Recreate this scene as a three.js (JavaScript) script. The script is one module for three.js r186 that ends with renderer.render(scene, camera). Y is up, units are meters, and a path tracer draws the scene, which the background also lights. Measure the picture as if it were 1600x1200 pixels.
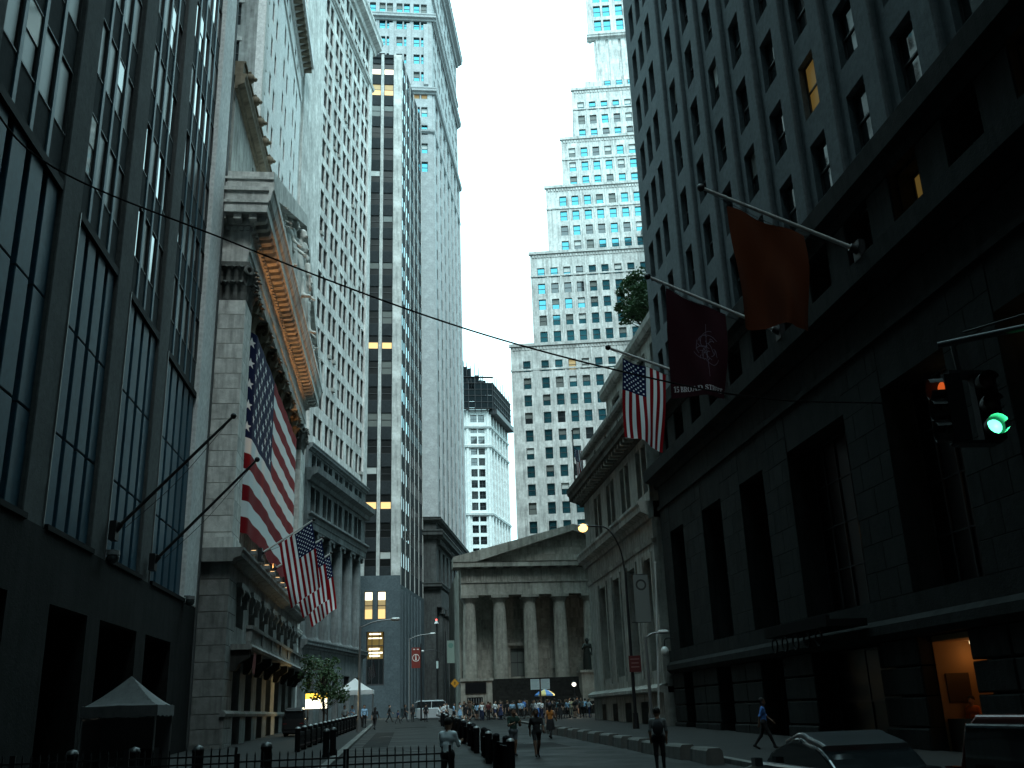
import * as THREE from 'three';
import { MarchingCubes } from 'three/addons/objects/MarchingCubes.js';

// ---------------------------------------------------------------- camera, sky, sun, exposure
const scene = new THREE.Scene();
const camera = new THREE.PerspectiveCamera(43.19, 4 / 3, 0.3, 3000);
camera.position.set(0, 1.7, 0);
camera.quaternion.setFromRotationMatrix(new THREE.Matrix4().makeBasis(
  new THREE.Vector3(0.99350703, -0.03394496, 0.10858877),
  new THREE.Vector3(-0.00277738, 0.94693172, 0.32142277),
  new THREE.Vector3(-0.11373684, -0.31963738, 0.94068904)));
const renderer = new THREE.WebGLRenderer({ antialias: true });
renderer.toneMapping = THREE.LinearToneMapping;
renderer.toneMappingExposure = 2.15;
renderer.shadowMap.enabled = true;
{ // overcast sky: even cloud cover, brighter overhead, a cool cast
  const W = 64, H = 32, d = new Float32Array(W * H * 4);
  for (let j = 0; j < H; j++) for (let i = 0; i < W; i++) {
    const up = Math.sin(((j + 0.5) / H - 0.5) * Math.PI), k = up > 0 ? 0.98 + 0.82 * up : 0.2, o = (j * W + i) * 4;
    d[o] = k * 0.62; d[o + 1] = k * 1.02; d[o + 2] = k * 1.1; d[o + 3] = 1;
  }
  const t = new THREE.DataTexture(d, W, H, THREE.RGBAFormat, THREE.FloatType);
  t.mapping = THREE.EquirectangularReflectionMapping; t.magFilter = t.minFilter = THREE.LinearFilter; t.needsUpdate = true;
  scene.background = t; scene.environment = t;
}
const sun = new THREE.DirectionalLight(0xe6f6f6, 1.5);
sun.position.set(25, 215, 82); sun.target.position.set(0, 0, -90);
sun.castShadow = true; sun.shadow.radius = 34; sun.shadow.mapSize.set(2048, 2048);
Object.assign(sun.shadow.camera, { left: -220, right: 220, top: 220, bottom: -220, near: 1, far: 700 });
scene.add(sun, sun.target);

// ---------------------------------------------------------------- helpers
let seed = 20240;
const rnd = () => { seed = (seed + 0x6d2b79f5) | 0; let t = Math.imul(seed ^ (seed >>> 15), 1 | seed); t = (t + Math.imul(t ^ (t >>> 7), 61 | t)) ^ t; return ((t ^ (t >>> 14)) >>> 0) / 4294967296; };
const rr = (a, b) => a + (b - a) * rnd();
const V = (x, y, z) => new THREE.Vector3(x, y, z);
const M4 = (x, y, z, rx = 0, ry = 0, rz = 0, sx = 1, sy = sx, sz = sx) => new THREE.Matrix4().compose(V(x, y, z), new THREE.Quaternion().setFromEuler(new THREE.Euler(rx, ry, rz)), V(sx, sy, sz));
const gY = (z) => z > -37 ? Math.max(-0.9, -0.0147 * (z + 37)) : Math.min(1.35, -0.0147 * (z + 37)); // the street climbs gently to the crossing
const taken = new Map();
const numbered = (n) => { const k = taken.get(n) || 0; taken.set(n, k + 1); return k ? n + '_' + String(k).padStart(3, '0') : n; };
class G {
  constructor() { this.p = []; this.n = []; }
  tri(a, b, c, na, nb, nc) {
    if (!na) { const ux = b[0] - a[0], uy = b[1] - a[1], uz = b[2] - a[2], vx = c[0] - a[0], vy = c[1] - a[1], vz = c[2] - a[2]; let x = uy * vz - uz * vy, y = uz * vx - ux * vz, z = ux * vy - uy * vx; const l = Math.hypot(x, y, z) || 1; na = nb = nc = [x / l, y / l, z / l]; }
    this.p.push(...a, ...b, ...c); this.n.push(...na, ...nb, ...nc); return this;
  }
  quad(a, b, c, d) { this.tri(a, b, c); return this.tri(a, c, d); }
  box(x0, x1, y0, y1, z0, z1) {
    if (x1 < x0) [x0, x1] = [x1, x0]; if (z1 < z0) [z0, z1] = [z1, z0];
    const c = (i) => [i & 1 ? x1 : x0, i & 2 ? y1 : y0, i & 4 ? z1 : z0];
    for (const [a, b, d, e] of [[4, 5, 7, 6], [1, 0, 2, 3], [5, 1, 3, 7], [0, 4, 6, 2], [6, 7, 3, 2], [0, 1, 5, 4]]) this.quad(c(a), c(b), c(d), c(e));
    return this;
  }
  bev(x0, x1, y0, y1, z0, z1, b = 0.03) { // box with chamfered front (+z) edges
    if (x1 < x0) [x0, x1] = [x1, x0];
    const o = [[x0, y0], [x1, y0], [x1, y1], [x0, y1]], i = [[x0 + b, y0 + b], [x1 - b, y0 + b], [x1 - b, y1 - b], [x0 + b, y1 - b]], zf = z1 - b;
    this.quad(...i.map(([x, y]) => [x, y, z1]));
    for (let k = 0; k < 4; k++) { const l = (k + 1) % 4; this.quad([...o[k], zf], [...o[l], zf], [...i[l], z1], [...i[k], z1]); this.quad([...o[k], z0], [...o[l], z0], [...o[l], zf], [...o[k], zf]); }
    return this;
  }
  prism(poly, z0, z1) { // convex outline in x,y, counter-clockwise
    for (let k = 1; k < poly.length - 1; k++) { this.tri([...poly[0], z1], [...poly[k], z1], [...poly[k + 1], z1]); this.tri([...poly[0], z0], [...poly[k + 1], z0], [...poly[k], z0]); }
    for (let k = 0; k < poly.length; k++) { const a = poly[k], b = poly[(k + 1) % poly.length]; this.quad([...a, z0], [...b, z0], [...b, z1], [...a, z1]); }
    return this;
  }
  run(prof, x0, x1) { // moulding: outline in z,y swept along x, counter-clockwise seen from +x
    const a = prof.map(([z, y]) => [x0, y, z]), b = prof.map(([z, y]) => [x1, y, z]), n = prof.length;
    for (let k = 0; k < n; k++) { const l = (k + 1) % n; this.quad(a[k], a[l], b[l], b[k]); }
    for (let k = 1; k < n - 1; k++) { this.tri(a[0], a[k + 1], a[k]); this.tri(b[0], b[k], b[k + 1]); }
    return this;
  }
  geo(g, m) {
    const t = g.index ? g.toNonIndexed() : g.clone(); if (m) t.applyMatrix4(m);
    const p = t.attributes.position.array, n = t.attributes.normal.array; for (let i = 0; i < p.length; i++) { this.p.push(p[i]); this.n.push(n[i]); } return this;
  }
  cyl(x, y, z, r0, r1, h, s = 12) { return this.geo(new THREE.CylinderGeometry(r1, r0, h, s), M4(x, y + h / 2, z)); }
  rod(a, b, r0, r1 = r0, s = 8) { const A = V(...a), B = V(...b), d = B.clone().sub(A), l = d.length(); return this.geo(new THREE.CylinderGeometry(r1, r0, l, s), new THREE.Matrix4().compose(A.add(B).multiplyScalar(0.5), new THREE.Quaternion().setFromUnitVectors(V(0, 1, 0), d.normalize()), V(1, 1, 1))); }
  tube(pts, r, s = 7, n = 24) { return this.geo(new THREE.TubeGeometry(new THREE.CatmullRomCurve3(pts.map((q) => V(...q))), n, r, s)); }
  ball(x, y, z, r, sy = 1, sz = 1, n = 12) { return this.geo(new THREE.SphereGeometry(r, n, Math.ceil(n * 0.7)), M4(x, y, z, 0, 0, 0, 1, sy, sz)); }
  lathe(prof, x, y, z, s = 20) { return this.geo(new THREE.LatheGeometry(prof.map(([r, h]) => new THREE.Vector2(r, h)), s), M4(x, y, z)); }
  done() {
    const g = new THREE.BufferGeometry(), p = new Float32Array(this.p), u = new Float32Array(p.length / 3 * 2), off = [rr(0, 7), rr(0, 7)];
    for (let i = 0; i < p.length; i += 9) {
      const ux = p[i + 3] - p[i], uy = p[i + 4] - p[i + 1], uz = p[i + 5] - p[i + 2], vx = p[i + 6] - p[i], vy = p[i + 7] - p[i + 1], vz = p[i + 8] - p[i + 2];
      const nx = Math.abs(uy * vz - uz * vy), ny = Math.abs(uz * vx - ux * vz), nz = Math.abs(ux * vy - uy * vx);
      for (let k = 0; k < 3; k++) { const q = i + k * 3, w = q / 3 * 2; if (ny > nx && ny > nz) { u[w] = p[q]; u[w + 1] = p[q + 2]; } else if (nx > nz) { u[w] = p[q + 2]; u[w + 1] = p[q + 1]; } else { u[w] = p[q]; u[w + 1] = p[q + 1]; } u[w] += off[0]; u[w + 1] += off[1]; }
    }
    g.setAttribute('position', new THREE.BufferAttribute(p, 3)); g.setAttribute('normal', new THREE.BufferAttribute(new Float32Array(this.n), 3)); g.setAttribute('uv', new THREE.BufferAttribute(u, 2));
    return g;
  }
  mesh(name, mat, parent) { return put(name, this.done(), mat, parent); }
}
function put(name, geo, mat, parent = scene) { const m = new THREE.Mesh(geo, mat); m.name = parent === scene ? numbered(name) : name; m.castShadow = m.receiveShadow = true; parent.add(m); return m; }
function tag(o, label, category, group) { o.userData.label = label; o.userData.category = category; if (group) o.userData.group = group; return o; }
function thing(name, label, category, [x, y, z] = [0, 0, 0], turn = 0, group) { const o = new THREE.Group(); o.name = numbered(name); o.position.set(x, y, z); o.rotation.y = turn; scene.add(o); return tag(o, label, category, group); }
const struct = (m) => { m.userData.kind = 'structure'; return m; };
const hung = (g) => { g.castShadow = true; return g; };

// tiling value noise, as grey 0..1
function noise(N, cells, oct, s0, sx = 1) {
  const out = new Float32Array(N * N); let amp = 1, sum = 0;
  for (let o = 0; o < oct; o++) {
    const cy = cells << o, cx = Math.max(2, Math.round(cy * sx)), L = new Float32Array(cx * cy); let s = s0 + o * 977; const r = () => { s = (s * 1664525 + 1013904223) | 0; return (s >>> 0) / 4294967296; };
    for (let i = 0; i < L.length; i++) L[i] = r();
    for (let y = 0; y < N; y++) { const fy = y / N * cy, iy = fy | 0, ty = fy - iy, wy = ty * ty * (3 - 2 * ty), y1 = (iy + 1) % cy; for (let x = 0; x < N; x++) { const fx = x / N * cx, ix = fx | 0, tx = fx - ix, wx = tx * tx * (3 - 2 * tx), x1 = (ix + 1) % cx; out[y * N + x] += amp * ((L[iy * cx + ix] * (1 - wx) + L[iy * cx + x1] * wx) * (1 - wy) + (L[y1 * cx + ix] * (1 - wx) + L[y1 * cx + x1] * wx) * wy); } }
    sum += amp; amp *= 0.6;
  }
  for (let i = 0; i < out.length; i++) out[i] /= sum; return out;
}
function greyTex(N, f, metres, srgb = true) {
  const d = new Uint8Array(N * N * 4); for (let i = 0; i < N * N; i++) { const v = f(i); const c = Array.isArray(v) ? v : [v, v, v]; for (let k = 0; k < 3; k++) d[i * 4 + k] = Math.max(0, Math.min(255, c[k] * 255)); d[i * 4 + 3] = 255; }
  const t = new THREE.DataTexture(d, N, N); t.wrapS = t.wrapT = THREE.RepeatWrapping; t.magFilter = THREE.LinearFilter; t.minFilter = THREE.LinearMipmapLinearFilter; t.generateMipmaps = true; if (srgb) t.colorSpace = THREE.SRGBColorSpace; t.repeat.set(1 / metres, 1 / metres); t.needsUpdate = true; return t;
}
const nFine = noise(512, 32, 4, 11), nCoarse = noise(512, 4, 5, 29), nStreak = noise(512, 3, 5, 47, 10), nGrit = noise(512, 96, 2, 71);
const stoneMap = greyTex(512, (i) => { const s = 0.62 + 0.2 * nFine[i] + 0.34 * nCoarse[i] - 0.26 * Math.max(0, nStreak[i] - 0.45) * 2; return [s, s * 0.995, s * 0.985]; }, 9);
const stoneMapB = greyTex(512, (i) => 0.7 + 0.2 * nFine[i] + 0.16 * nCoarse[i] - 0.3 * Math.max(0, nStreak[(i * 7 + 3000) % 262144] - 0.55), 5.3);
const stoneBump = greyTex(512, (i) => 0.55 * nFine[i] + 0.45 * nGrit[i], 3.1, false);
const roadMap = greyTex(512, (i) => { const s = 0.5 + 0.3 * nGrit[i] + 0.9 * (nCoarse[i] - 0.5) + 0.25 * nFine[i]; return s; }, 7);
const roughMap = greyTex(512, (i) => 0.55 + 0.45 * nCoarse[i], 6, false);
const col = (r, g, b) => new THREE.Color().setRGB(r, g, b);
const stone = (r, g, b, map = stoneMap, bump = 0.012) => new THREE.MeshPhysicalMaterial({ specularIntensity: 0.3, color: col(r * 1.35, g * 1.35, b * 1.35), map, bumpMap: stoneBump, bumpScale: bump, roughness: 0.92 });
const plain = (r, g, b, rough = 0.7, metal = 0) => new THREE.MeshStandardMaterial({ color: col(r, g, b), roughness: rough, metalness: metal });
const glow = (r, g, b, k, base = 0.3) => new THREE.MeshStandardMaterial({ color: col(base * r, base * g, base * b), emissive: col(r, g, b), emissiveIntensity: k, roughness: 0.6 });
const glassMat = (r, g, b, ior = 2.1, rough = 0.03) => new THREE.MeshPhysicalMaterial({ color: col(r, g, b), roughness: rough, ior, metalness: 0 });
const M = {
  granite: stone(0.30, 0.30, 0.29), marble: stone(0.6, 0.6, 0.585), limestone: stone(0.53, 0.535, 0.53), pale: stone(0.75, 0.75, 0.74, stoneMapB), white: stone(0.58, 0.58, 0.56, stoneMapB),
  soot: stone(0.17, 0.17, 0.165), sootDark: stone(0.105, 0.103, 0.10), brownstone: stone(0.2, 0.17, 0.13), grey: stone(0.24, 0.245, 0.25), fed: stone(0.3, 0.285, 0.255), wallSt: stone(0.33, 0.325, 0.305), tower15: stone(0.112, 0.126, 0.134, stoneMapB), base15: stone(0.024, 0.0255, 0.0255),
  spandrel: stone(0.028, 0.033, 0.036, stoneMapB, 0.004), fin: new THREE.MeshPhysicalMaterial({ specularIntensity: 0.35, color: col(0.035, 0.1, 0.145), map: stoneMapB, roughness: 0.5 }), mullion: new THREE.MeshPhysicalMaterial({ specularIntensity: 0.4, color: col(0.055, 0.12, 0.16), map: stoneMapB, roughness: 0.45 }),
  frame: plain(0.03, 0.032, 0.034, 0.55), frameLight: plain(0.3, 0.3, 0.28, 0.6), black: new THREE.MeshPhysicalMaterial({ color: col(0.008, 0.008, 0.009), roughness: 0.75, specularIntensity: 0.2 }), iron: plain(0.016, 0.016, 0.018, 0.5, 0.3), steel: plain(0.25, 0.25, 0.25, 0.45, 0.6), pole: plain(0.55, 0.56, 0.55, 0.4, 0.2), void: plain(0.006, 0.006, 0.006, 1),
  glassA: glassMat(0.012, 0.016, 0.018), glassB: glassMat(0.02, 0.026, 0.028, 1.8, 0.06), glassC: new THREE.MeshPhysicalMaterial({ color: col(0.1, 0.33, 0.39), roughness: 0.04, metalness: 0.9 }), glassD: glassMat(0.006, 0.007, 0.007, 1.35, 0.35), blind: new THREE.MeshPhysicalMaterial({ color: col(0.5, 0.52, 0.5), roughness: 0.8, clearcoat: 0.8, clearcoatRoughness: 0.05 }), blindDim: new THREE.MeshPhysicalMaterial({ color: col(0.12, 0.13, 0.12), roughness: 0.8, clearcoat: 0.8, clearcoatRoughness: 0.05 }),
  lit: glow(1, 0.66, 0.26, 0.55), litDim: glow(1, 0.72, 0.32, 0.12), litWhite: glow(1, 0.9, 0.62, 1.3), amber: glow(0.8, 0.5, 0.12, 0.05),
};
const glasses = [M.glassA, M.glassA, M.glassB, M.glassA];
const winCache = new Map();
function winGeo(w, h, style) {
  const k = [w.toFixed(2), h.toFixed(2), style].join(); if (winCache.has(k)) return winCache.get(k);
  const t = style === 'thin' ? 0.05 : 0.075, f = new G(), p = new G();
  f.box(-w / 2, -w / 2 + t, 0, h, -0.06, 0.06).box(w / 2 - t, w / 2, 0, h, -0.06, 0.06).box(-w / 2 + t, w / 2 - t, h - t, h, -0.06, 0.06).box(-w / 2 + t, w / 2 - t, 0, t, -0.06, 0.06);
  const m = h * 0.5;
  if (style !== 'thin') f.box(-w / 2 + t, w / 2 - t, m - t * 0.5, m + t * 0.5, -0.05, 0.05);
  if (style === 'grid') { f.box(-0.03, 0.03, t, m - t * 0.5, -0.05, 0.04).box(-0.03, 0.03, m + t * 0.5, h - t, -0.05, 0.04); }
  if (style === 'thin') p.box(-w / 2 + t, w / 2 - t, t, h - t, -0.03, -0.01);
  else { p.box(-w / 2 + t, w / 2 - t, t, m - t * 0.5, -0.035, -0.015).box(-w / 2 + t, w / 2 - t, m + t * 0.5, h - t, -0.01, 0.01); }
  const b = new G().box(-w / 2 + t + 0.01, w / 2 - t - 0.01, m + t * 0.5, h - t, 0.024, 0.028), b2 = new G().box(-w / 2 + t + 0.01, w / 2 - t - 0.01, t, m - t * 0.5, -0.002, 0.002);
  const r = { f: f.done(), p: p.done(), b: b.done(), b2: b2.done(), s: new G().box(-w / 2 - 0.08, w / 2 + 0.08, -0.1, 0, -0.05, 0.22).done() }; winCache.set(k, r); return r;
}
// one sash window: frame, with its pane, sill and blind as sub-parts; (x, y) is the middle of its foot
function win(parent, x, y, w, h, z, o = {}) {
  const g = winGeo(w, h, o.style || 'sash'), f = put('window', g.f, o.frame || M.frame, parent); f.position.set(x, y, z);
  const lit = o.lit, p = put('pane', g.p, lit || o.glass || glasses[(rnd() * 4) | 0], f);
  if (!lit) { p.rotation.set(rr(-0.006, 0.006), rr(-0.01, 0.01), 0); }
  if (o.sill) put('sill', g.s, o.sill, f);
  if (!lit && o.blind && rnd() < o.blind) { put('blind', g.b, rnd() < 0.5 ? M.blind : M.blindDim, f); if (rnd() < 0.25) put('blind', g.b2, M.blindDim, f); }
  return f;
}
// wall sheet pierced by a grid of openings
function pierced(g, x0, x1, y0, y1, cols, rows, z0, z1) {
  let c = x0; for (const [a, b] of cols) { if (a > c) g.box(c, a, y0, y1, z0, z1); let r = y0; for (const [p, q] of rows) { if (p > r) g.box(a, b, r, p, z0, z1); r = q; } if (y1 > r) g.box(a, b, r, y1, z0, z1); c = b; }
  if (x1 > c) g.box(c, x1, y0, y1, z0, z1); return g;
}
const steps = (a, d, n, w) => Array.from({ length: n }, (_, i) => [a + i * d, a + i * d + w]);

// ---------------------------------------------------------------- ground, roadway, pavements
const asphalt = new THREE.MeshPhysicalMaterial({ specularIntensity: 0.3, color: col(0.032, 0.032, 0.031), map: roadMap, bumpMap: stoneBump, bumpScale: 0.01, roughness: 0.85, roughnessMap: roughMap });
const paving = new THREE.MeshPhysicalMaterial({ specularIntensity: 0.3, color: col(0.04, 0.04, 0.039), map: stoneMapB, bumpMap: stoneBump, bumpScale: 0.006, roughness: 0.85 });
const kerbMat = stone(0.16, 0.16, 0.155);
const zBends = [300, 24.2, -37, -128.8, -1500];
{ const g = new G(); for (let i = 0; i < 4; i++) { const a = zBends[i], b = zBends[i + 1], X = 900; g.quad([-X, gY(a), a], [X, gY(a), a], [X, gY(b), b], [-X, gY(b), b]); } struct(g.mesh('street', asphalt)); }
function strip(name, mat, x0, x1, z0, z1, h) { // raised sheet that follows the slope, z0 nearer than z1
  const g = new G(), cuts = [z0, ...zBends.filter((z) => z < z0 && z > z1), z1];
  for (let i = 0; i < cuts.length - 1; i++) {
    const a = cuts[i], b = cuts[i + 1], ya = gY(a) + h, yb = gY(b) + h;
    g.quad([x0, ya, a], [x1, ya, a], [x1, yb, b], [x0, yb, b]); g.quad([x1, ya - h, a], [x1, yb - h, b], [x1, yb, b], [x1, ya, a]); g.quad([x0, yb - h, b], [x0, ya - h, a], [x0, ya, a], [x0, yb, b]);
    if (i === 0) g.quad([x0, ya - h, a], [x1, ya - h, a], [x1, ya, a], [x0, ya, a]);
    if (i === cuts.length - 2) g.quad([x1, yb - h, b], [x0, yb - h, b], [x0, yb, b], [x1, yb, b]);
  }
  return struct(g.mesh(name, mat));
}
strip('pavement', paving, -11.2, -2.75, 22, -99, 0.14);
strip('kerb', kerbMat, -2.75, -2.45, 22, -99, 0.15);
strip('pavement', paving, 10.5, 17.2, 22, -89, 0.14);
strip('kerb', kerbMat, 10.2, 10.5, 22, -89, 0.15);
strip('pavement', paving, -12, 6.4, -124.5, -150, 0.14);
strip('kerb', kerbMat, -12, 6.4, -124.2, -124.5, 0.15);
strip('pavement', paving, 6.6, 40, -104.5, -111.2, 0.14);
strip('kerb', kerbMat, 6.6, 40, -104.2, -104.5, 0.15);

// a facade built in its own frame (x along the wall, z out of it), then handed to its thing
function baked(t, x, y, z, turn, fn) {
  const g = new THREE.Group(); g.position.set(x, y, z); g.rotation.y = turn; fn(g); g.updateMatrix();
  for (const c of [...g.children]) { c.applyMatrix4(g.matrix); t.add(c); }
}
const H90 = Math.PI / 2;
const cornice = (y, h, out, back = -0.2) => [[back, y], [out * 0.25, y], [out * 0.35, y + h * 0.25], [out * 0.85, y + h * 0.4], [out * 0.88, y + h * 0.7], [out, y + h * 0.85], [out, y + h], [back, y + h]];

// ---------------------------------------------------------------- dark slab tower with blue fins, near side of the exchange
{
  const t = thing('office_tower', 'dark office tower with granite piers above tall blue fins, two bare flagpoles on it', 'building', [-10.9, 0, 0], H90);
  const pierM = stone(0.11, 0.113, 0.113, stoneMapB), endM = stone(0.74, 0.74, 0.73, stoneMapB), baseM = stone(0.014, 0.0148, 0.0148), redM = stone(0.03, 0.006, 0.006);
  const bays = [[15.5, 22.1, 5], [23.2, 28.8, 4], [30.5, 35.25, 4], [37, 41.95, 4], [43.65, 50.4, 5]], Y0 = 18.1, TOP = 58.6;
  const core = new G().box(-25, 53.3, 7.4, 115, -24, -2.2).box(-25, 53.3, -1, 7.4, -24, -2.6); core.mesh('core', M.void, t);
  const g = new G().box(-25, 15.5, -1, 115, -2.2, 0.3).box(53.3, 53.72, -1, 115, -24, 0.3).box(15.5, 53.3, TOP, 115, -2.2, 0.25);
  for (let i = 0; i < bays.length; i++) { const a = bays[i][1], b = i < 4 ? bays[i + 1][0] : 53.3; new G().bev(a, b, 7.4, TOP, -2.2, i === 4 ? 0.26 : 0.16, 0.04).mesh('pier', i === 4 ? endM : pierM, t); }
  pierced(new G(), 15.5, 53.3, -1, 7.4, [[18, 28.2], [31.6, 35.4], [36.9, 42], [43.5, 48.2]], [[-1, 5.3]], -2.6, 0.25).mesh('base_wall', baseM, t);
  g.mesh('upper_wall', pierM, t);
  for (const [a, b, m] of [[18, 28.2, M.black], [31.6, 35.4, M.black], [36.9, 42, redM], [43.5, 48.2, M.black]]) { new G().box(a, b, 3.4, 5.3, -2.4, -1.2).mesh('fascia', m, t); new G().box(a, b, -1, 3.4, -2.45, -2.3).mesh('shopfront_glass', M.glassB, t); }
  for (const [a, b, n] of bays) {
    const w = (b - a) / n;
    new G().box(a, b, Y0 - 0.12, Y0 + 0.18, -1.0, 0.14).mesh('lintel', M.black, t);
    new G().box(a - 0.06, a, 7.4, Y0, -0.2, 0.2).mesh('trim', M.steel, t);
    for (let i = 0; i < n; i++) {
      const x0 = a + i * w;
      for (const [y0, y1] of [[7.55, 10.55], [10.6, 14.2], [14.24, Y0 - 0.14]]) new G().bev(x0 + w * 0.26, x0 + w - 0.02, y0, y1, -0.9, 0.02, 0.03).mesh('fin_panel', M.fin, t);
      new G().box(x0, x0 + w * 0.26, 7.5, Y0 - 0.12, -1.6, -1.1).mesh('slot_glass', M.glassA, t);
      new G().bev(x0 - 0.13, x0 + 0.13, Y0 + 0.18, TOP, -0.5, 0.06, 0.02).mesh('mullion', M.mullion, t);
      for (let k = 0; k < 10; k++) { const y = Y0 + 0.18 + k * 4.05; new G().box(x0 + 0.11, x0 + w - 0.11, y, y + 1.62, -0.6, 0.005).mesh('spandrel', M.spandrel, t); win(t, x0 + w / 2, y + 1.62, w - 0.22, 2.42, -0.03, { style: 'thin', blind: 0.12, glass: a < 36 || rnd() < 0.45 ? M.glassD : null }); }
    }
    new G().box(a, b, 7.38, 7.55, -1.0, 0.32).mesh('sill_course', M.black, t);
  }
}
// ---------------------------------------------------------------- exchange with pediment and colonnade
function lionHead(p) { return new G().ball(0, 0, 0, 0.34, 1.05, 0.9, 9).ball(0, -0.08, 0.3, 0.17, 0.8, 1, 8).ball(-0.22, 0.28, 0, 0.1).ball(0.22, 0.28, 0, 0.1); }
const leafGeo = (() => { const g = new G(); // one acanthus leaf, curling outward at its tip
  const row = (y, w, z) => [[-w, y, z - 0.03], [0, y, z + 0.05], [w, y, z - 0.03]]; const R = [row(0, 0.2, 0), row(0.35, 0.26, 0.05), row(0.65, 0.22, 0.16), row(0.8, 0.12, 0.32), row(0.7, 0.05, 0.42)];
  for (let i = 0; i < 4; i++) for (let k = 0; k < 2; k++) { g.quad(R[i][k], R[i][k + 1], R[i + 1][k + 1], R[i + 1][k]); g.quad(R[i][k + 1].map((v, q) => q === 2 ? v - 0.04 : v), R[i][k].map((v, q) => q === 2 ? v - 0.04 : v), R[i + 1][k].map((v, q) => q === 2 ? v - 0.04 : v), R[i + 1][k + 1].map((v, q) => q === 2 ? v - 0.04 : v)); }
  return g.done(); })();
function capital(r, h, square) { // Corinthian capital: bell, two rings of leaves, corner scrolls, abacus
  const g = new G(), put1 = (a, y, rad, s) => g.geo(leafGeo, new THREE.Matrix4().makeRotationY(a).multiply(M4(0, y, rad, 0, 0, 0, s)));
  g.lathe([[r * 0.98, 0], [r * 1.02, h * 0.5], [r * 1.25, h * 0.9], [0, h * 0.9]], 0, 0, 0, 14).box(-r * 1.35, r * 1.35, h * 0.9, h, -r * 1.35, r * 1.35).lathe([[r, 0], [r * 1.1, 0.06], [r * 1.1, 0.14], [r, 0.2]], 0, -0.12, 0, 14);
  for (let i = 0; i < 10; i++) { put1(i * Math.PI / 5, 0.02, r * 0.95, h * 0.55); put1((i + 0.5) * Math.PI / 5, h * 0.36, r * 1.0, h * 0.55); }
  for (let i = 0; i < 4; i++) { const a = Math.PI / 4 + i * H90; g.geo(new THREE.TorusGeometry(h * 0.1, h * 0.06, 6, 10), new THREE.Matrix4().makeRotationY(a).multiply(M4(0, h * 0.78, r * 1.5, 0, H90, 0))); }
  return g.done();
}
const exch = thing('exchange_building', 'grey marble exchange with sculpted pediment, giant columns and a huge flag across it', 'building', [-9.2, 0, 0], H90);
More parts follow.
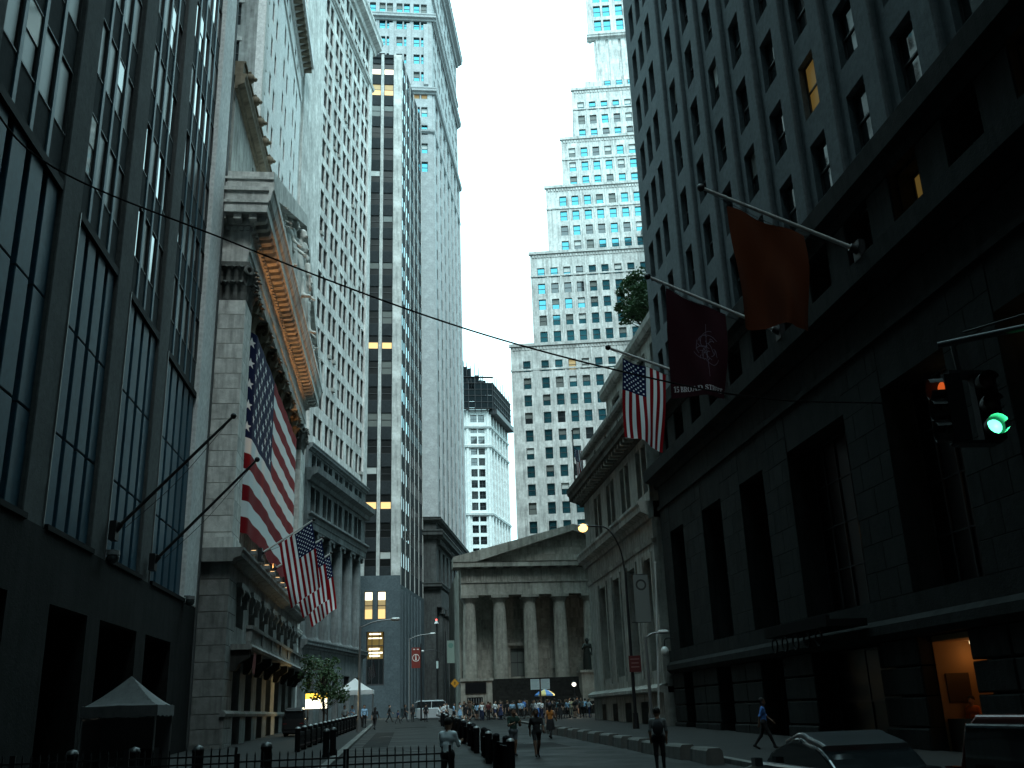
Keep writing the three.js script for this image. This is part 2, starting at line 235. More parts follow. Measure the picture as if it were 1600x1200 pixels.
{
  const t = exch, A = 54.5, B = 91.5, m = M.marble, winCols = steps(57.3, 4.75, 7, 2.6);
  const wm = stone(0.23, 0.236, 0.232), dm = stone(0.05, 0.05, 0.048);
  new G().box(A + 0.3, B, 10.6, 41.4, -24, -3.1).box(A + 0.3, B, -1, 10.6, -24, -1.9).mesh('core', M.void, t);
  pierced(new G(), A + 2.4, B, 2.1, 9.9, winCols, [[2.1, 4.7], [6.75, 8.85]], -1.9, 0).mesh('base_wall', wm, t);
  { let c = A + 2.4; for (const [a, b] of [...winCols, [B, B]]) { new G().bev(c, a, -1, 2.1, -1.9, 0.12, 0.02).mesh('plinth_block', wm, t); c = b; } }
  for (let i = 0; i < 13; i++) { const y0 = i < 4 ? -0.9 + i * 0.75 : 2.1 + (i - 4) * 0.867, hh = i < 4 ? 0.75 : 0.867; new G().bev(A, A + 2.4, y0, y0 + hh - 0.015, -1.9, i < 4 ? 0.12 : 0, 0.02).mesh('stone_block', wm, t); new G().box(A - 0.01 - rr(0, 0.01), A, y0 + 0.02, y0 + hh - 0.03, -1.88, -0.02).mesh('stone_face', wm, t); }
  new G().run([[-0.1, 1.95], [0.2, 1.95], [0.24, 2.1], [0.12, 2.25], [-0.1, 2.25]], A - 0.15, B).mesh('water_table', wm, t);
  for (const [a, b] of winCols) {
    new G().box(a, b, -1, 4.7, -1.7, -1.6).mesh('doorway_glass', M.glassB, t); win(t, (a + b) / 2, 6.75, b - a, 2.1, -1.2, { style: 'grid', glass: M.glassA });
    for (const q of [a + 0.12, b - 0.12]) new G().geo(new THREE.TorusGeometry(0.2, 0.12, 6, 10), M4(q, 8.6, 0.12, 0, H90, 0)).box(q - 0.12, q + 0.12, 7.9, 8.9, 0, 0.24).mesh('console', wm, t);
    new G().box(a - 0.3, b + 0.3, 8.85, 9.15, 0, 0.3).mesh('window_hood', wm, t);
  }
  for (let i = 0; i < 8; i++) { const x = 56.5 + i * 4.75 - (i === 7 ? 1.2 : 0); new G().prism([[0, 4.3], [0.3, 4.3], [0.55, 4.75], [1.0, 5.0], [1.0, 5.4], [0, 5.4]].map(([a, b]) => [a, b]), -0.3, 0.3).mesh('bracket', dm, t).applyMatrix4(M4(x, 0, 0, 0, -H90, 0)); }
  const bal = new G().run([[0, 5.4], [1.1, 5.4], [1.18, 5.55], [1.1, 5.7], [0, 5.7]], 56, B - 1).box(56.1, B - 1.1, 5.7, 5.85, 0.8, 1.05).run([[0.78, 6.5], [1.12, 6.5], [1.14, 6.68], [0.78, 6.68]], 56, B - 1).mesh('balcony', wm, t);
  for (let i = 0; i < 8; i++) { const x = 56.1 + i * 4.69; new G().box(x, x + 0.45, 5.85, 6.5, 0.78, 1.08).mesh('baluster_pier', wm, t); if (i < 7) new G().bev(x + 0.45, x + 4.69, 5.85, 6.5, 0.85, 0.98, 0.03).mesh('balcony_panel', wm, t); }
  new G().run(cornice(9.9, 0.75, 0.75), A - 0.55, B + 0.4).box(A - 0.55, A, 9.9, 10.65, -1.9, -0.2).mesh('base_cornice', wm, t);
  // end piers of coursed blocks
  for (const x of [A, B - 2.5]) {
    for (let i = 0; i < 16; i++) { const y = 10.66 + i * 0.925; new G().bev(x, x + 2.5, y, y + 0.91, -1.9, 0, 0.015).mesh('stone_block', m, t); if (x === A) new G().box(A - 0.012 - rr(0, 0.012), A, y + 0.015, y + 0.895, -1.86, -0.03).mesh('stone_face', m, t); }
    new G().box(x - 0.1, x + 2.6, 10.65, 11.3, -1.9, 0.1).mesh('pier_base', m, t);
    const cp = new G().box(x + 0.02, x + 2.48, 25.46, 27.9, -1.86, -0.03); for (let i = 0; i < 4; i++) for (let k = 0; k < 2; k++) cp.geo(leafGeo, M4(x + 0.35 + i * 0.6, 25.5 + k * 1.0, -0.02, 0, 0, 0, 1.35)).geo(leafGeo, new THREE.Matrix4().multiplyMatrices(M4(x + 0.01, 25.5 + k * 1.0, -0.3 - i * 0.45, 0, -H90, 0), M4(0, 0, 0, 0, 0, 0, 1.3)));
    cp.geo(new THREE.TorusGeometry(0.24, 0.13, 6, 10), M4(x - 0.1, 27.3, 0.1, 0, -0.78, 0)).geo(new THREE.TorusGeometry(0.24, 0.13, 6, 10), M4(x + 2.6, 27.3, 0.1, 0, 0.78, 0)).box(x - 0.15, x + 2.65, 27.6, 27.92, -1.9, 0.15); cp.mesh('pier_capital', stone(0.16, 0.165, 0.16), t);
  }
  new G().box(A + 2.5, B - 2.5, 10.6, 28, -3.05, -2.95).mesh('great_window', M.glassA, t);
  for (let i = 0; i < 16; i++) new G().box(58.5 + i * 2, 58.62 + i * 2, 10.6, 28, -2.95, -2.8).mesh('great_window_bar', M.iron, t);
  const cg = capital(0.78, 2.5), shaft = (() => { const g = new G(), n = 72, sec = (y, r) => Array.from({ length: n }, (_, i) => { const a = i / n * 2 * Math.PI, q = r * (1 - 0.05 * Math.pow(Math.abs(Math.sin(a * 12)), 0.7)); return [Math.cos(a) * q, y, Math.sin(a) * q]; }); const L = [sec(0.6, 0.82), sec(6, 0.81), sec(14.9, 0.7)]; for (let k = 0; k < 2; k++) for (let i = 0; i < n; i++) { const j = (i + 1) % n; g.quad(L[k][j], L[k][i], L[k + 1][i], L[k + 1][j]); } return g.done(); })();
  const cb = new G().box(-1.05, 1.05, 0, 0.2, -1.05, 1.05).lathe([[1.02, 0.2], [1.08, 0.32], [1.0, 0.42], [0.9, 0.46], [0.98, 0.54], [0.84, 0.64]], 0, 0, 0, 20).done();
  for (let i = 0; i < 6; i++) { const x = 60 + i * 5.15, c = put('column', shaft, m, t); c.position.set(x, 10.62, -1.05); put('column_base', cb, m, c); put('capital', cg, M.brownstone, c).position.y = 14.85; }
  new G().run([[-2.95, 27.93], [-0.05, 27.93], [0.02, 28.6], [0.1, 28.65], [0.1, 29.3], [0.04, 29.3], [0.04, 30.0], [0.2, 30.05], [0.2, 30.3], [-2.95, 30.3]], A - 0.03, B).mesh('entablature', m, t);
  { const g = new G(); for (let i = 0; i < 70; i++) g.box(A + 0.1 + i * 0.53, A + 0.4 + i * 0.53, 30.05, 30.28, 0.2, 0.36); for (let i = 0; i < 5; i++) g.box(A - 0.18, A - 0.03, 30.02, 30.28, -1.8 + i * 0.4, -1.58 + i * 0.4); const d = g.mesh('dentils', m, t); d.userData.kind = 'stuff'; }
  for (const [y0, y1, o] of [[31.35, 31.5, 0.09], [32.15, 32.4, 0.14], [32.95, 33.1, 0.1]]) new G().box(A - 1.15 - o, A - 0.2, y0, y1, -2.9, 1.2 + (y0 > 32.8 ? 0.25 : 0)).mesh('end_moulding', m, t);
  new G().run([[-2.95, 30.75], [1.15, 30.75], [1.15, 31.4], [1.3, 31.6], [1.42, 32.2], [1.5, 32.3], [1.5, 32.75], [-2.95, 32.75]], A - 1.15, B + 1.1).mesh('main_cornice', m, t);
  new G().box(A - 0.3, B, 30.3, 30.75, -2.9, 0.3).mesh('bed_mould', m, t);
  for (let i = 0; i < 40; i++) new G().run([[0.3, 30.33], [0.95, 30.4], [1.05, 30.55], [1.05, 30.74], [0.3, 30.74]], A - 0.6 + i * 0.955, A - 0.15 + i * 0.955).mesh('modillion', m, t);
  for (let i = 0; i < 3; i++) new G().box(A - 0.95, A - 0.3, 30.4, 30.74, -1.75 + i * 0.9, -1.3 + i * 0.9).mesh('modillion', m, t);
  // pediment
  const P0 = A - 1.15, P1 = B + 1.1, mid = 73, AY = 41.2;
  new G().prism([[P0 + 0.6, 32.75], [P1 - 0.6, 32.75], [mid, AY - 0.9]], -1.3, -0.3).mesh('tympanum', m, t);
  new G().prism([[P0, 32.75], [P0 + 2.2, 32.75], [mid, AY - 1.0], [mid, AY], [P0, 33.5]], -1.3, 1.45).prism([[P1 - 2.2, 32.75], [P1, 32.75], [P1, 33.5], [mid, AY], [mid, AY - 1.0]], -1.3, 1.45).mesh('raking_cornice', m, t);
  { const g = new G(); for (const s of [0, 1]) for (let i = 0; i < 26; i++) { const q = (i + 2) / 28, x = s ? P1 - 1.5 + (mid - P1 + 1.5) * q : P0 + 1.5 + (mid - P0 - 1.5) * q, y = 32.9 + (AY - 1.0 - 32.9) * q - 0.28; g.box(x - 0.18, x + 0.18, y - 0.15, y + 0.2, -0.3, 0.5); } const d = g.mesh('raking_dentils', m, t); d.userData.kind = 'stuff'; }
  // attic behind the pediment
  const am = stone(0.36, 0.37, 0.36);
  new G().box(A + 0.1, B, 32.75, 41.4, -3.1, -1.4).box(A + 0.1, A + 0.3, 32.75, 41.4, -12, -3.1).mesh('attic_wall', am, t);
  new G().run(cornice(40.0, 1.1, 0.7, 0).map(([z, y]) => [z - 1.4, y]), A - 0.4, B).mesh('attic_cornice', M.brownstone, t);
  new G().run([[-1.5, 41.1], [-1.0, 41.1], [-0.95, 42.2], [-1.5, 42.2]], A - 0.2, B).box(A, B, 42.2, 42.35, -1.6, -0.85).mesh('parapet', M.brownstone, t);
  const lg = lionHead().done(); for (let i = 0; i < 14; i++) put('lion_head', lg, M.brownstone, t).position.set(A + 1 + i * 2.5, 41.75, -0.7);
  for (let i = 0; i < 4; i++) new G().rod([63 + i * 0.2, 32.8, -0.9], [60.6 + i * 0.6, 35 + i * 1.4, -1.38], 0.03).mesh('stay_rod', M.iron, t);
}
{ // plain white wing on the far side of the exchange
  const t = thing('white_wing', 'narrow white stone wing squeezed between the exchange and the paired window block', 'building', [-9.7, 0, 0], H90);
  const c = [[93.2, 93.9], [95.4, 96.1], [97, 97.7]], r = steps(4.5, 3.7, 8, 2.2);
  new G().box(92, 98.7, -1, 33, -8, -0.6).mesh('core', M.void, t);
  pierced(new G(), 92, 98.7, -1, 33, c, r, -0.6, 0).mesh('wall', M.white, t);
  new G().run(cornice(9.2, 0.5, 0.3), 92, 98.7).mesh('string_course', M.white, t);
  for (const [a, b] of c) for (const [y, q] of r) win(t, (a + b) / 2, y, b - a, q - y, -0.3, {});
}
{ // white tower behind the exchange
  const t = thing('white_tower', 'white stone tower with deep dark cornice rising behind the pediment', 'building', [-10.9, 0, 0], H90);
  const c = [], r = steps(43.4, 3.65, 7, 2.15); for (const x of [69.6, 72, 77.4, 79.8, 85.2, 87.6]) c.push([x, x + 0.95]);
  new G().box(66.6, 91.4, 42.4, 69, -24, -0.6).mesh('core', M.void, t);
  pierced(new G(), 66, 91.5, 42.4, 69, c, r, -0.6, 0).mesh('wall', M.pale, t);
  for (const [a, b] of c) for (const [y, q] of r) win(t, (a + b) / 2, y, b - a, q - y, -0.12, { glass: M.glassA });
  for (let i = 0; i < 24; i++) new G().bev(66.001, 66 + (i % 2 ? 1.1 : 1.7), 42.4 + i * 1.1, 43.48 + i * 1.1, -0.2, 0.06, 0.02).mesh('quoin', M.white, t);
  new G().run([[-0.2, 68.2], [0.2, 68.2], [0.3, 68.8], [1.3, 69.3], [1.3, 70.2], [-0.2, 70.2]], 65.4, 91.5).mesh('cornice', M.pale, t);
  for (let i = 0; i < 26; i++) new G().box(66 + i, 66.5 + i, 68.7, 69.2, 0.2, 1.1).mesh('modillion', M.brownstone, t);
  new G().run([[-0.1, 65.0], [0.15, 65.0], [0.2, 65.3], [-0.1, 65.3]], 66, 91.5).mesh('string_course', M.pale, t);
  baked(t, 66, 0, 0, -H90, (g) => { // end wall that faces down the street
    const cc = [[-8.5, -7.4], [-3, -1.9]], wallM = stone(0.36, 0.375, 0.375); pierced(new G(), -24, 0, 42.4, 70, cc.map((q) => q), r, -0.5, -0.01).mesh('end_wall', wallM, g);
    for (const [a, b] of cc) for (const [y, q] of r) { win(g, (a + b) / 2, y, b - a, q - y, -0.25, { sill: M.white }); new G().box(a - 0.2, b + 0.2, q, q + 0.4, -0.1, 0.05).mesh('window_head', M.white, g); }
  });
}
// ---------------------------------------------------------------- block with paired windows over a giant order
{
  const t = thing('paired_window_block', 'tall pale block with rows of paired windows over a column screen', 'building', [-9.4, 0, -98], Math.PI / 2 - 13 * Math.PI / 180);
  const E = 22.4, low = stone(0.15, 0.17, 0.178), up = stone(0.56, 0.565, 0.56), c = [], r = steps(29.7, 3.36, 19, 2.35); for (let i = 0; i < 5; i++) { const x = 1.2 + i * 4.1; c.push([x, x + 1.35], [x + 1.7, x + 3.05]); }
  new G().box(0.3, E - 0.3, -1, 28, -16, -2.2).box(-6.6, E - 0.3, 33.2, 95, -16, -0.7).box(0.3, E - 0.3, 28, 33.2, -16, -0.7).mesh('core', M.void, t);
  pierced(new G(), 0, E, 28.6, 33.2, c, [r[0]], -0.7, 0).mesh('wall', up, t);
  pierced(new G(), -7, E, 33.2, 94, c, r.slice(1).map((q) => q), -0.7, 0).box(E - 0.4, E, 28.6, 94, -16, -0.7).mesh('wall', up, t);
  r.forEach(([y, q], k) => { for (const [a, b] of c) { const f = win(t, (a + b) / 2, y, b - a, q - y, -0.22, { style: 'grid', sill: up, blind: 0.15, glass: M.glassD }); if (rnd() < 0.06) new G().box(-0.35, 0.35, 0.08, 0.5, 0.05, 0.45).mesh('air_conditioner', M.frameLight, f); } });
  new G().bev(-6.2, -4.6, 33.2, 94, 0, 0.25, 0.03).mesh('pier', up, t); new G().bev(E - 2.0, E - 0.3, 28.6, 94, 0, 0.25, 0.03).mesh('pier', up, t);
  new G().run(cornice(93.4, 2.2, 1.5), -7, E + 1).mesh('top_cornice', up, t);
  new G().run(cornice(86.5, 0.6, 0.5), -7, E + 0.2).mesh('string_course', up, t);
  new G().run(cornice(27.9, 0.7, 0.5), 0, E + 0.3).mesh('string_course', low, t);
  pierced(new G(), 0, E, 26, 27.9, c, [[26.2, 27.7]], -0.7, 0).mesh('frieze_wall', low, t); for (const [a, b] of c) win(t, (a + b) / 2, 26.2, b - a, 1.5, -0.35, {});
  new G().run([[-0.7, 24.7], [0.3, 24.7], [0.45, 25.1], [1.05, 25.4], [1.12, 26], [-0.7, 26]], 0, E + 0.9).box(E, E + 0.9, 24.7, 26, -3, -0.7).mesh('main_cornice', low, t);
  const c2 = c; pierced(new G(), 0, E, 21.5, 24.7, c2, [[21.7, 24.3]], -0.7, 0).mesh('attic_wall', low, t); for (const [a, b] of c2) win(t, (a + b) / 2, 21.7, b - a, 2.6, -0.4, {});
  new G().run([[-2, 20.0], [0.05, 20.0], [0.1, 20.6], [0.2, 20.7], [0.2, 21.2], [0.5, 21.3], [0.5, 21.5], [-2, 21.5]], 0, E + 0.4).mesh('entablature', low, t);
  const cs = new G().lathe([[0.95, 0], [0.95, 0.2], [0.8, 0.35], [0.78, 0.5], [0.76, 4], [0.64, 10.6], [0.7, 10.7]], 0, 0, 0, 24).box(-0.95, 0.95, 10.7, 11.05, -0.8, 0.8).geo(new THREE.CylinderGeometry(0.3, 0.3, 1.5, 12), M4(-0.8, 10.55, 0, H90)).geo(new THREE.CylinderGeometry(0.3, 0.3, 1.5, 12), M4(0.8, 10.55, 0, H90)).done();
  for (let i = 0; i < 6; i++) put('column', cs, low, t).position.set(0.9 + i * 4.15 - (i === 5 ? 0.5 : 0), 9, -0.8);
  new G().box(0, E, 9, 20, -2.3, -2.15).mesh('window_screen', M.glassA, t);
  for (let i = 0; i < 5; i++) new G().box(2.4 + i * 4.3, 2.6 + i * 4.3, 9, 20, -2.15, -1.95).box(1.9 + i * 4.3, 4.1 + i * 4.3, 14, 14.6, -2.15, -1.9).mesh('screen_bar', M.frame, t);
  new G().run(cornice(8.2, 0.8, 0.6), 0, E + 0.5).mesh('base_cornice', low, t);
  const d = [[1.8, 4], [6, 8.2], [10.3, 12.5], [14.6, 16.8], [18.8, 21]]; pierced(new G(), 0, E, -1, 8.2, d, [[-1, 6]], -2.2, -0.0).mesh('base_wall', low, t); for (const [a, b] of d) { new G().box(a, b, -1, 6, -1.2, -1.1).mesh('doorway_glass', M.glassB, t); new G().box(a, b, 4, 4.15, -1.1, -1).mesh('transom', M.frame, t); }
  new G().box(E - 0.4, E, -1, 28.6, -16, -2.2).mesh('end_wall', low, t);
}
// ---------------------------------------------------------------- striped tower on the corner across the cross street
{
  const t = thing('striped_tower', 'slim tower with dark spandrel stripes, some windows lit, on a pale stone base', 'building', [0, 0, -130]);
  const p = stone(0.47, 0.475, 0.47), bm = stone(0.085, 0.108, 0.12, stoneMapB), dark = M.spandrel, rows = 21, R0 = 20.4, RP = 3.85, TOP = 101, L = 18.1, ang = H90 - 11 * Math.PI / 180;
  const cut = (x) => x; // the tower's foot is a parallelogram
  const d = [Math.sin(11 * Math.PI / 180), -Math.cos(11 * Math.PI / 180)], q = (s, w, o) => [o[0] + d[0] * s + w, o[1] + d[1] * s];
  { const g = new G(), f = (y) => [[-9.5, y, -1], [-1, y, -1], [-1 + d[0] * (L - 1), y, d[1] * (L - 1)], [-9.5 + d[0] * (L - 1), y, d[1] * (L - 1)]], a = f(-1), b = f(TOP - 0.5); for (let i = 0; i < 4; i++) { const j = (i + 1) % 4; g.quad(a[i], a[j], b[j], b[i]); } g.quad(...b); g.mesh('core', M.void, t); }
  const side = [];
  const lits = { 19: M.lit, 20: M.litWhite, 8: M.lit, 2: M.lit };
  for (const [a, b] of [[-10, -8.2], [-6.6, -4.75], [-3.2, -2.75], [-1.25, 0]]) new G().bev(a, b, 19.2, TOP, -1, 0, 0.03).mesh('pier', p, t);
  for (const [a, b] of [[-8.2, -6.6], [-4.75, -3.2], [-2.75, -1.25]]) {
    new G().box(a, b, 19.2, R0, -0.9, -0.25).mesh('spandrel', dark, t);
    for (let k = 0; k < rows; k++) { const y = R0 + k * RP; { const f = win(t, (a + b) / 2, y, b - a, 2.05, -0.4, { blind: k in lits ? 0 : 0.4, glass: M.glassD }); if (k in lits && a > -6) { put('lit_sash', winGeo(b - a, 2.05, 'sash').b2, lits[k], f); if (k === 19) put('lit_sash', winGeo(b - a, 2.05, 'sash').b, M.litDim, f); } }; new G().box(a, b, y + 2.05, k === rows - 1 ? TOP - 0.6 : y + RP, -0.9, -0.25).mesh('spandrel', dark, t); }
  }
  new G().box(-10, -0.02, TOP - 0.6, TOP, -1, -0.05).mesh('parapet', dark, t);
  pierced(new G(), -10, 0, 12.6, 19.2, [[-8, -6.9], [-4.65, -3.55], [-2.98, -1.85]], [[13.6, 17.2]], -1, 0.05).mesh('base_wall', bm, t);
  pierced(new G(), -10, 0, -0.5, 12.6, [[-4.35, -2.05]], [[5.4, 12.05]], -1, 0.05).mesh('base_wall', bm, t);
  for (const x of [-7.45, -4.1, -2.41]) { const w = win(t, x, 13.6, 1.1, 3.6, -0.4, { lit: x > -5 ? M.litDim : null }); if (x > -5) { new G().box(-0.46, 0.46, 2.5, 3.5, 0.02, 0.04).mesh('lit_ceiling', M.litWhite, w); new G().box(-0.46, 0.46, 0.12, 1.3, 0.02, 0.04).mesh('lit_shade', M.lit, w); } }
  const bw = new G().box(-4.35, -2.05, 5.4, 5.6, -0.6, -0.4).box(-4.35, -4.2, 5.6, 12.05, -0.6, -0.4).box(-2.2, -2.05, 5.6, 12.05, -0.6, -0.4).box(-3.66, -3.58, 5.6, 12, -0.6, -0.42).box(-2.75, -2.67, 5.6, 12, -0.6, -0.42).box(-4.2, -2.2, 10.3, 10.38, -0.6, -0.44).mesh('large_window', M.frame, t);
  new G().box(-4.2, -2.2, 5.6, 8.7, -0.7, -0.62).mesh('pane', M.glassA, bw); new G().box(-4.2, -2.2, 8.7, 12.05, -0.7, -0.66).mesh('pane', M.amber, bw);
  for (let i = 0; i < 5; i++) new G().box(-4.15 + rr(0, 0.3), -2.25 - rr(0, 0.4), [8.95, 9.35, 9.8, 11.2, 11.7][i], [9.2, 9.55, 10.05, 11.35, 11.9][i], -0.655, -0.63).mesh('ceiling_light', M.litWhite, bw);
  baked(t, 0, 0, 0, ang, (g) => {
    const n = 5, w = (L - 0.6) / n;
    for (let i = 0; i <= n; i++) new G().bev(i ? i * w - 0.05 : 0.001, i * w + (i ? 0.32 : 0.55), 18, TOP - 0.01, -1, 0.02, 0.01).mesh('pier', p, g);
    for (let i = 0; i < n; i++) {
      const a = i * w + (i ? 0.32 : 0.55), b = (i + 1) * w - 0.05, m = (a + b) / 2; new G().box(a, b, 18, R0, -0.9, -0.04).mesh('spandrel', dark, g);
      new G().box(m - 0.1, m + 0.1, R0, TOP - 0.6, -0.5, -0.02).mesh('mullion', dark, g);
      for (let k = 0; k < rows; k++) { const y = R0 + k * RP; for (const [u, v] of [[a, m - 0.1], [m + 0.1, b]]) win(g, (u + v) / 2, y, v - u, 2.05, -0.08, { style: 'thin', glass: k > 4 ? M.glassC : M.glassA }); new G().box(a, b, y + 2.05, k === rows - 1 ? TOP - 0.6 : y + RP, -0.9, -0.04).mesh('spandrel', dark, g); }
    }
    new G().box(0, L, TOP - 0.6, TOP - 0.02, -1, -0.05).mesh('parapet', dark, g);
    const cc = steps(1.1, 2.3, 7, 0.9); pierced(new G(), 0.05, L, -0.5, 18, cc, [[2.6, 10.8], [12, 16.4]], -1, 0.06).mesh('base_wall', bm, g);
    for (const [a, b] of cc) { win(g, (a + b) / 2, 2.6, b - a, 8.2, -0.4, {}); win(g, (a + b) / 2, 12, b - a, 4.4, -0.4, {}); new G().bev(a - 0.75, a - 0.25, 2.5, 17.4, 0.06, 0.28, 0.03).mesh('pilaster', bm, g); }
  });
}
// ---------------------------------------------------------------- giant banded tower behind it
{
  const t = thing('banded_tower', 'giant white tower with belt cornices climbing out of the frame behind the striped tower', 'building', [5.4, 0, -148]);
  const up = stone(0.37, 0.385, 0.39, stoneMapB), low = stone(0.06, 0.065, 0.066), TOP = 140, L = 35, a11 = 11 * Math.PI / 180, d = [Math.sin(a11), -Math.cos(a11)];
  { const g = new G(), f = (y) => [[-14, y, -0.9], [-0.9, y, -0.9], [-0.9 + d[0] * (L - 1), y, d[1] * (L - 1)], [-14 + d[0] * (L - 1), y, d[1] * (L - 1)]], a = f(-1), b = f(TOP - 0.5); for (let i = 0; i < 4; i++) { const j = (i + 1) % 4; g.quad(a[i], a[j], b[j], b[i]); } g.quad(...b); g.mesh('core', M.void, t); }
  const rows = []; for (let k = 0; k < 29; k++) rows.push([31.6 + k * 3.7, 33.6 + k * 3.7]);
  const cols = []; for (let i = 0; i < 4; i++) cols.push([-12.6 + i * 3.1, -11.5 + i * 3.1], [-11.25 + i * 3.1, -10.15 + i * 3.1]);
  const vis = rows.filter(([y]) => y > 88);
  pierced(new G(), -14.3, 0, 30.2, TOP, cols, vis, -0.9, 0).mesh('wall', up, t);
  for (const [y, q] of vis) for (const [a, b] of cols) win(t, (a + b) / 2, y, b - a, q - y, -0.4, { lit: (Math.abs(y - 104) < 2 && a > -6) ? M.litDim : null, glass: M.glassC, blind: 0.3 });
  for (let i = 0; i < 5; i++) new G().bev(-13.8 + i * 3.1 - 0.1, -13.8 + i * 3.1 + 0.75, 108.5, 121.5, 0, 0.3, 0.04).mesh('pilaster', up, t);
  const bands = [[27, 1.3, 1.1], [19.4, 1.0, 0.9], [29.6, 0.7, 0.8], [106.5, 1.1, 0.8], [122.2, 1.2, 0.9], [127.5, 0.6, 0.4], [TOP - 2, 2, 1.5], [98.5, 0.6, 0.4]];
  for (const [y, h, o] of bands) new G().run(cornice(y, h, o), -14.3, o * 0.9).mesh('belt_cornice', y < 31 ? low : up, t);
  pierced(new G(), -14.3, 0, -0.5, 30.2, [], [], -0.9, 0).mesh('base_wall', low, t);
  baked(t, 0, 0, 0, H90 - a11, (g) => {
    const cc = []; for (let i = 0; i < 7; i++) cc.push([2.1 + i * 4.75, 3.2 + i * 4.75], [3.75 + i * 4.75, 4.85 + i * 4.75]);
    pierced(new G(), 0.02, L, 30.2, TOP - 0.02, cc, rows, -0.9, -0.02).mesh('wall', up, g);
    let n = 0; for (const [y, q] of rows) for (const [a, b] of cc) if (n++ < 464) win(g, (a + b) / 2, y, b - a, q - y, -0.1, { style: 'thin', glass: M.glassD });
    for (let i = 0; i < 8; i++) new G().bev(0.15 + i * 4.75, 1.85 + i * 4.75 - (i === 7 ? 0.3 : 0), 30.3, 106.5, -0.02, 0.3, 0.06).mesh('pilaster', up, g);
    for (const [y, h, o] of bands) new G().run(cornice(y, h, o), 0.03, L).mesh('belt_cornice', y < 31 ? low : up, g);
    const c3 = steps(2.6, 4.1, 8, 1.9); pierced(new G(), 0.02, L, -0.5, 30.2, c3, [[1.2, 13], [20.8, 25.8]], -0.9, -0.02).mesh('base_wall', low, g);
    for (const [a, b] of c3) { win(g, (a + b) / 2, 1.2, b - a, 11.8, -0.5, { style: 'grid', glass: M.glassA }); win(g, (a + b) / 2, 20.8, b - a, 5, -0.5, { style: 'grid', glass: M.glassA }); }
    for (let i = 0; i < 9; i++) { new G().cyl(1.55 + i * 4.1, 1, 0.25, 0.62, 0.52, 15, 14).box(0.85 + i * 4.1, 2.25 + i * 4.1, 15.9, 16.8, -0.3, 0.95).box(0.85 + i * 4.1, 2.25 + i * 4.1, 0.2, 1, -0.3, 0.95).mesh('column', low, g); }
    new G().box(0.05, L, 16.8, 19.4, -0.02, 0.7).mesh('entablature', low, g);
    for (let i = 0; i < 34; i++) new G().box(0.6 + i, 1.0 + i, 26.3, 26.95, -0.02, 0.6).mesh('modillion', low, g);
  });
}
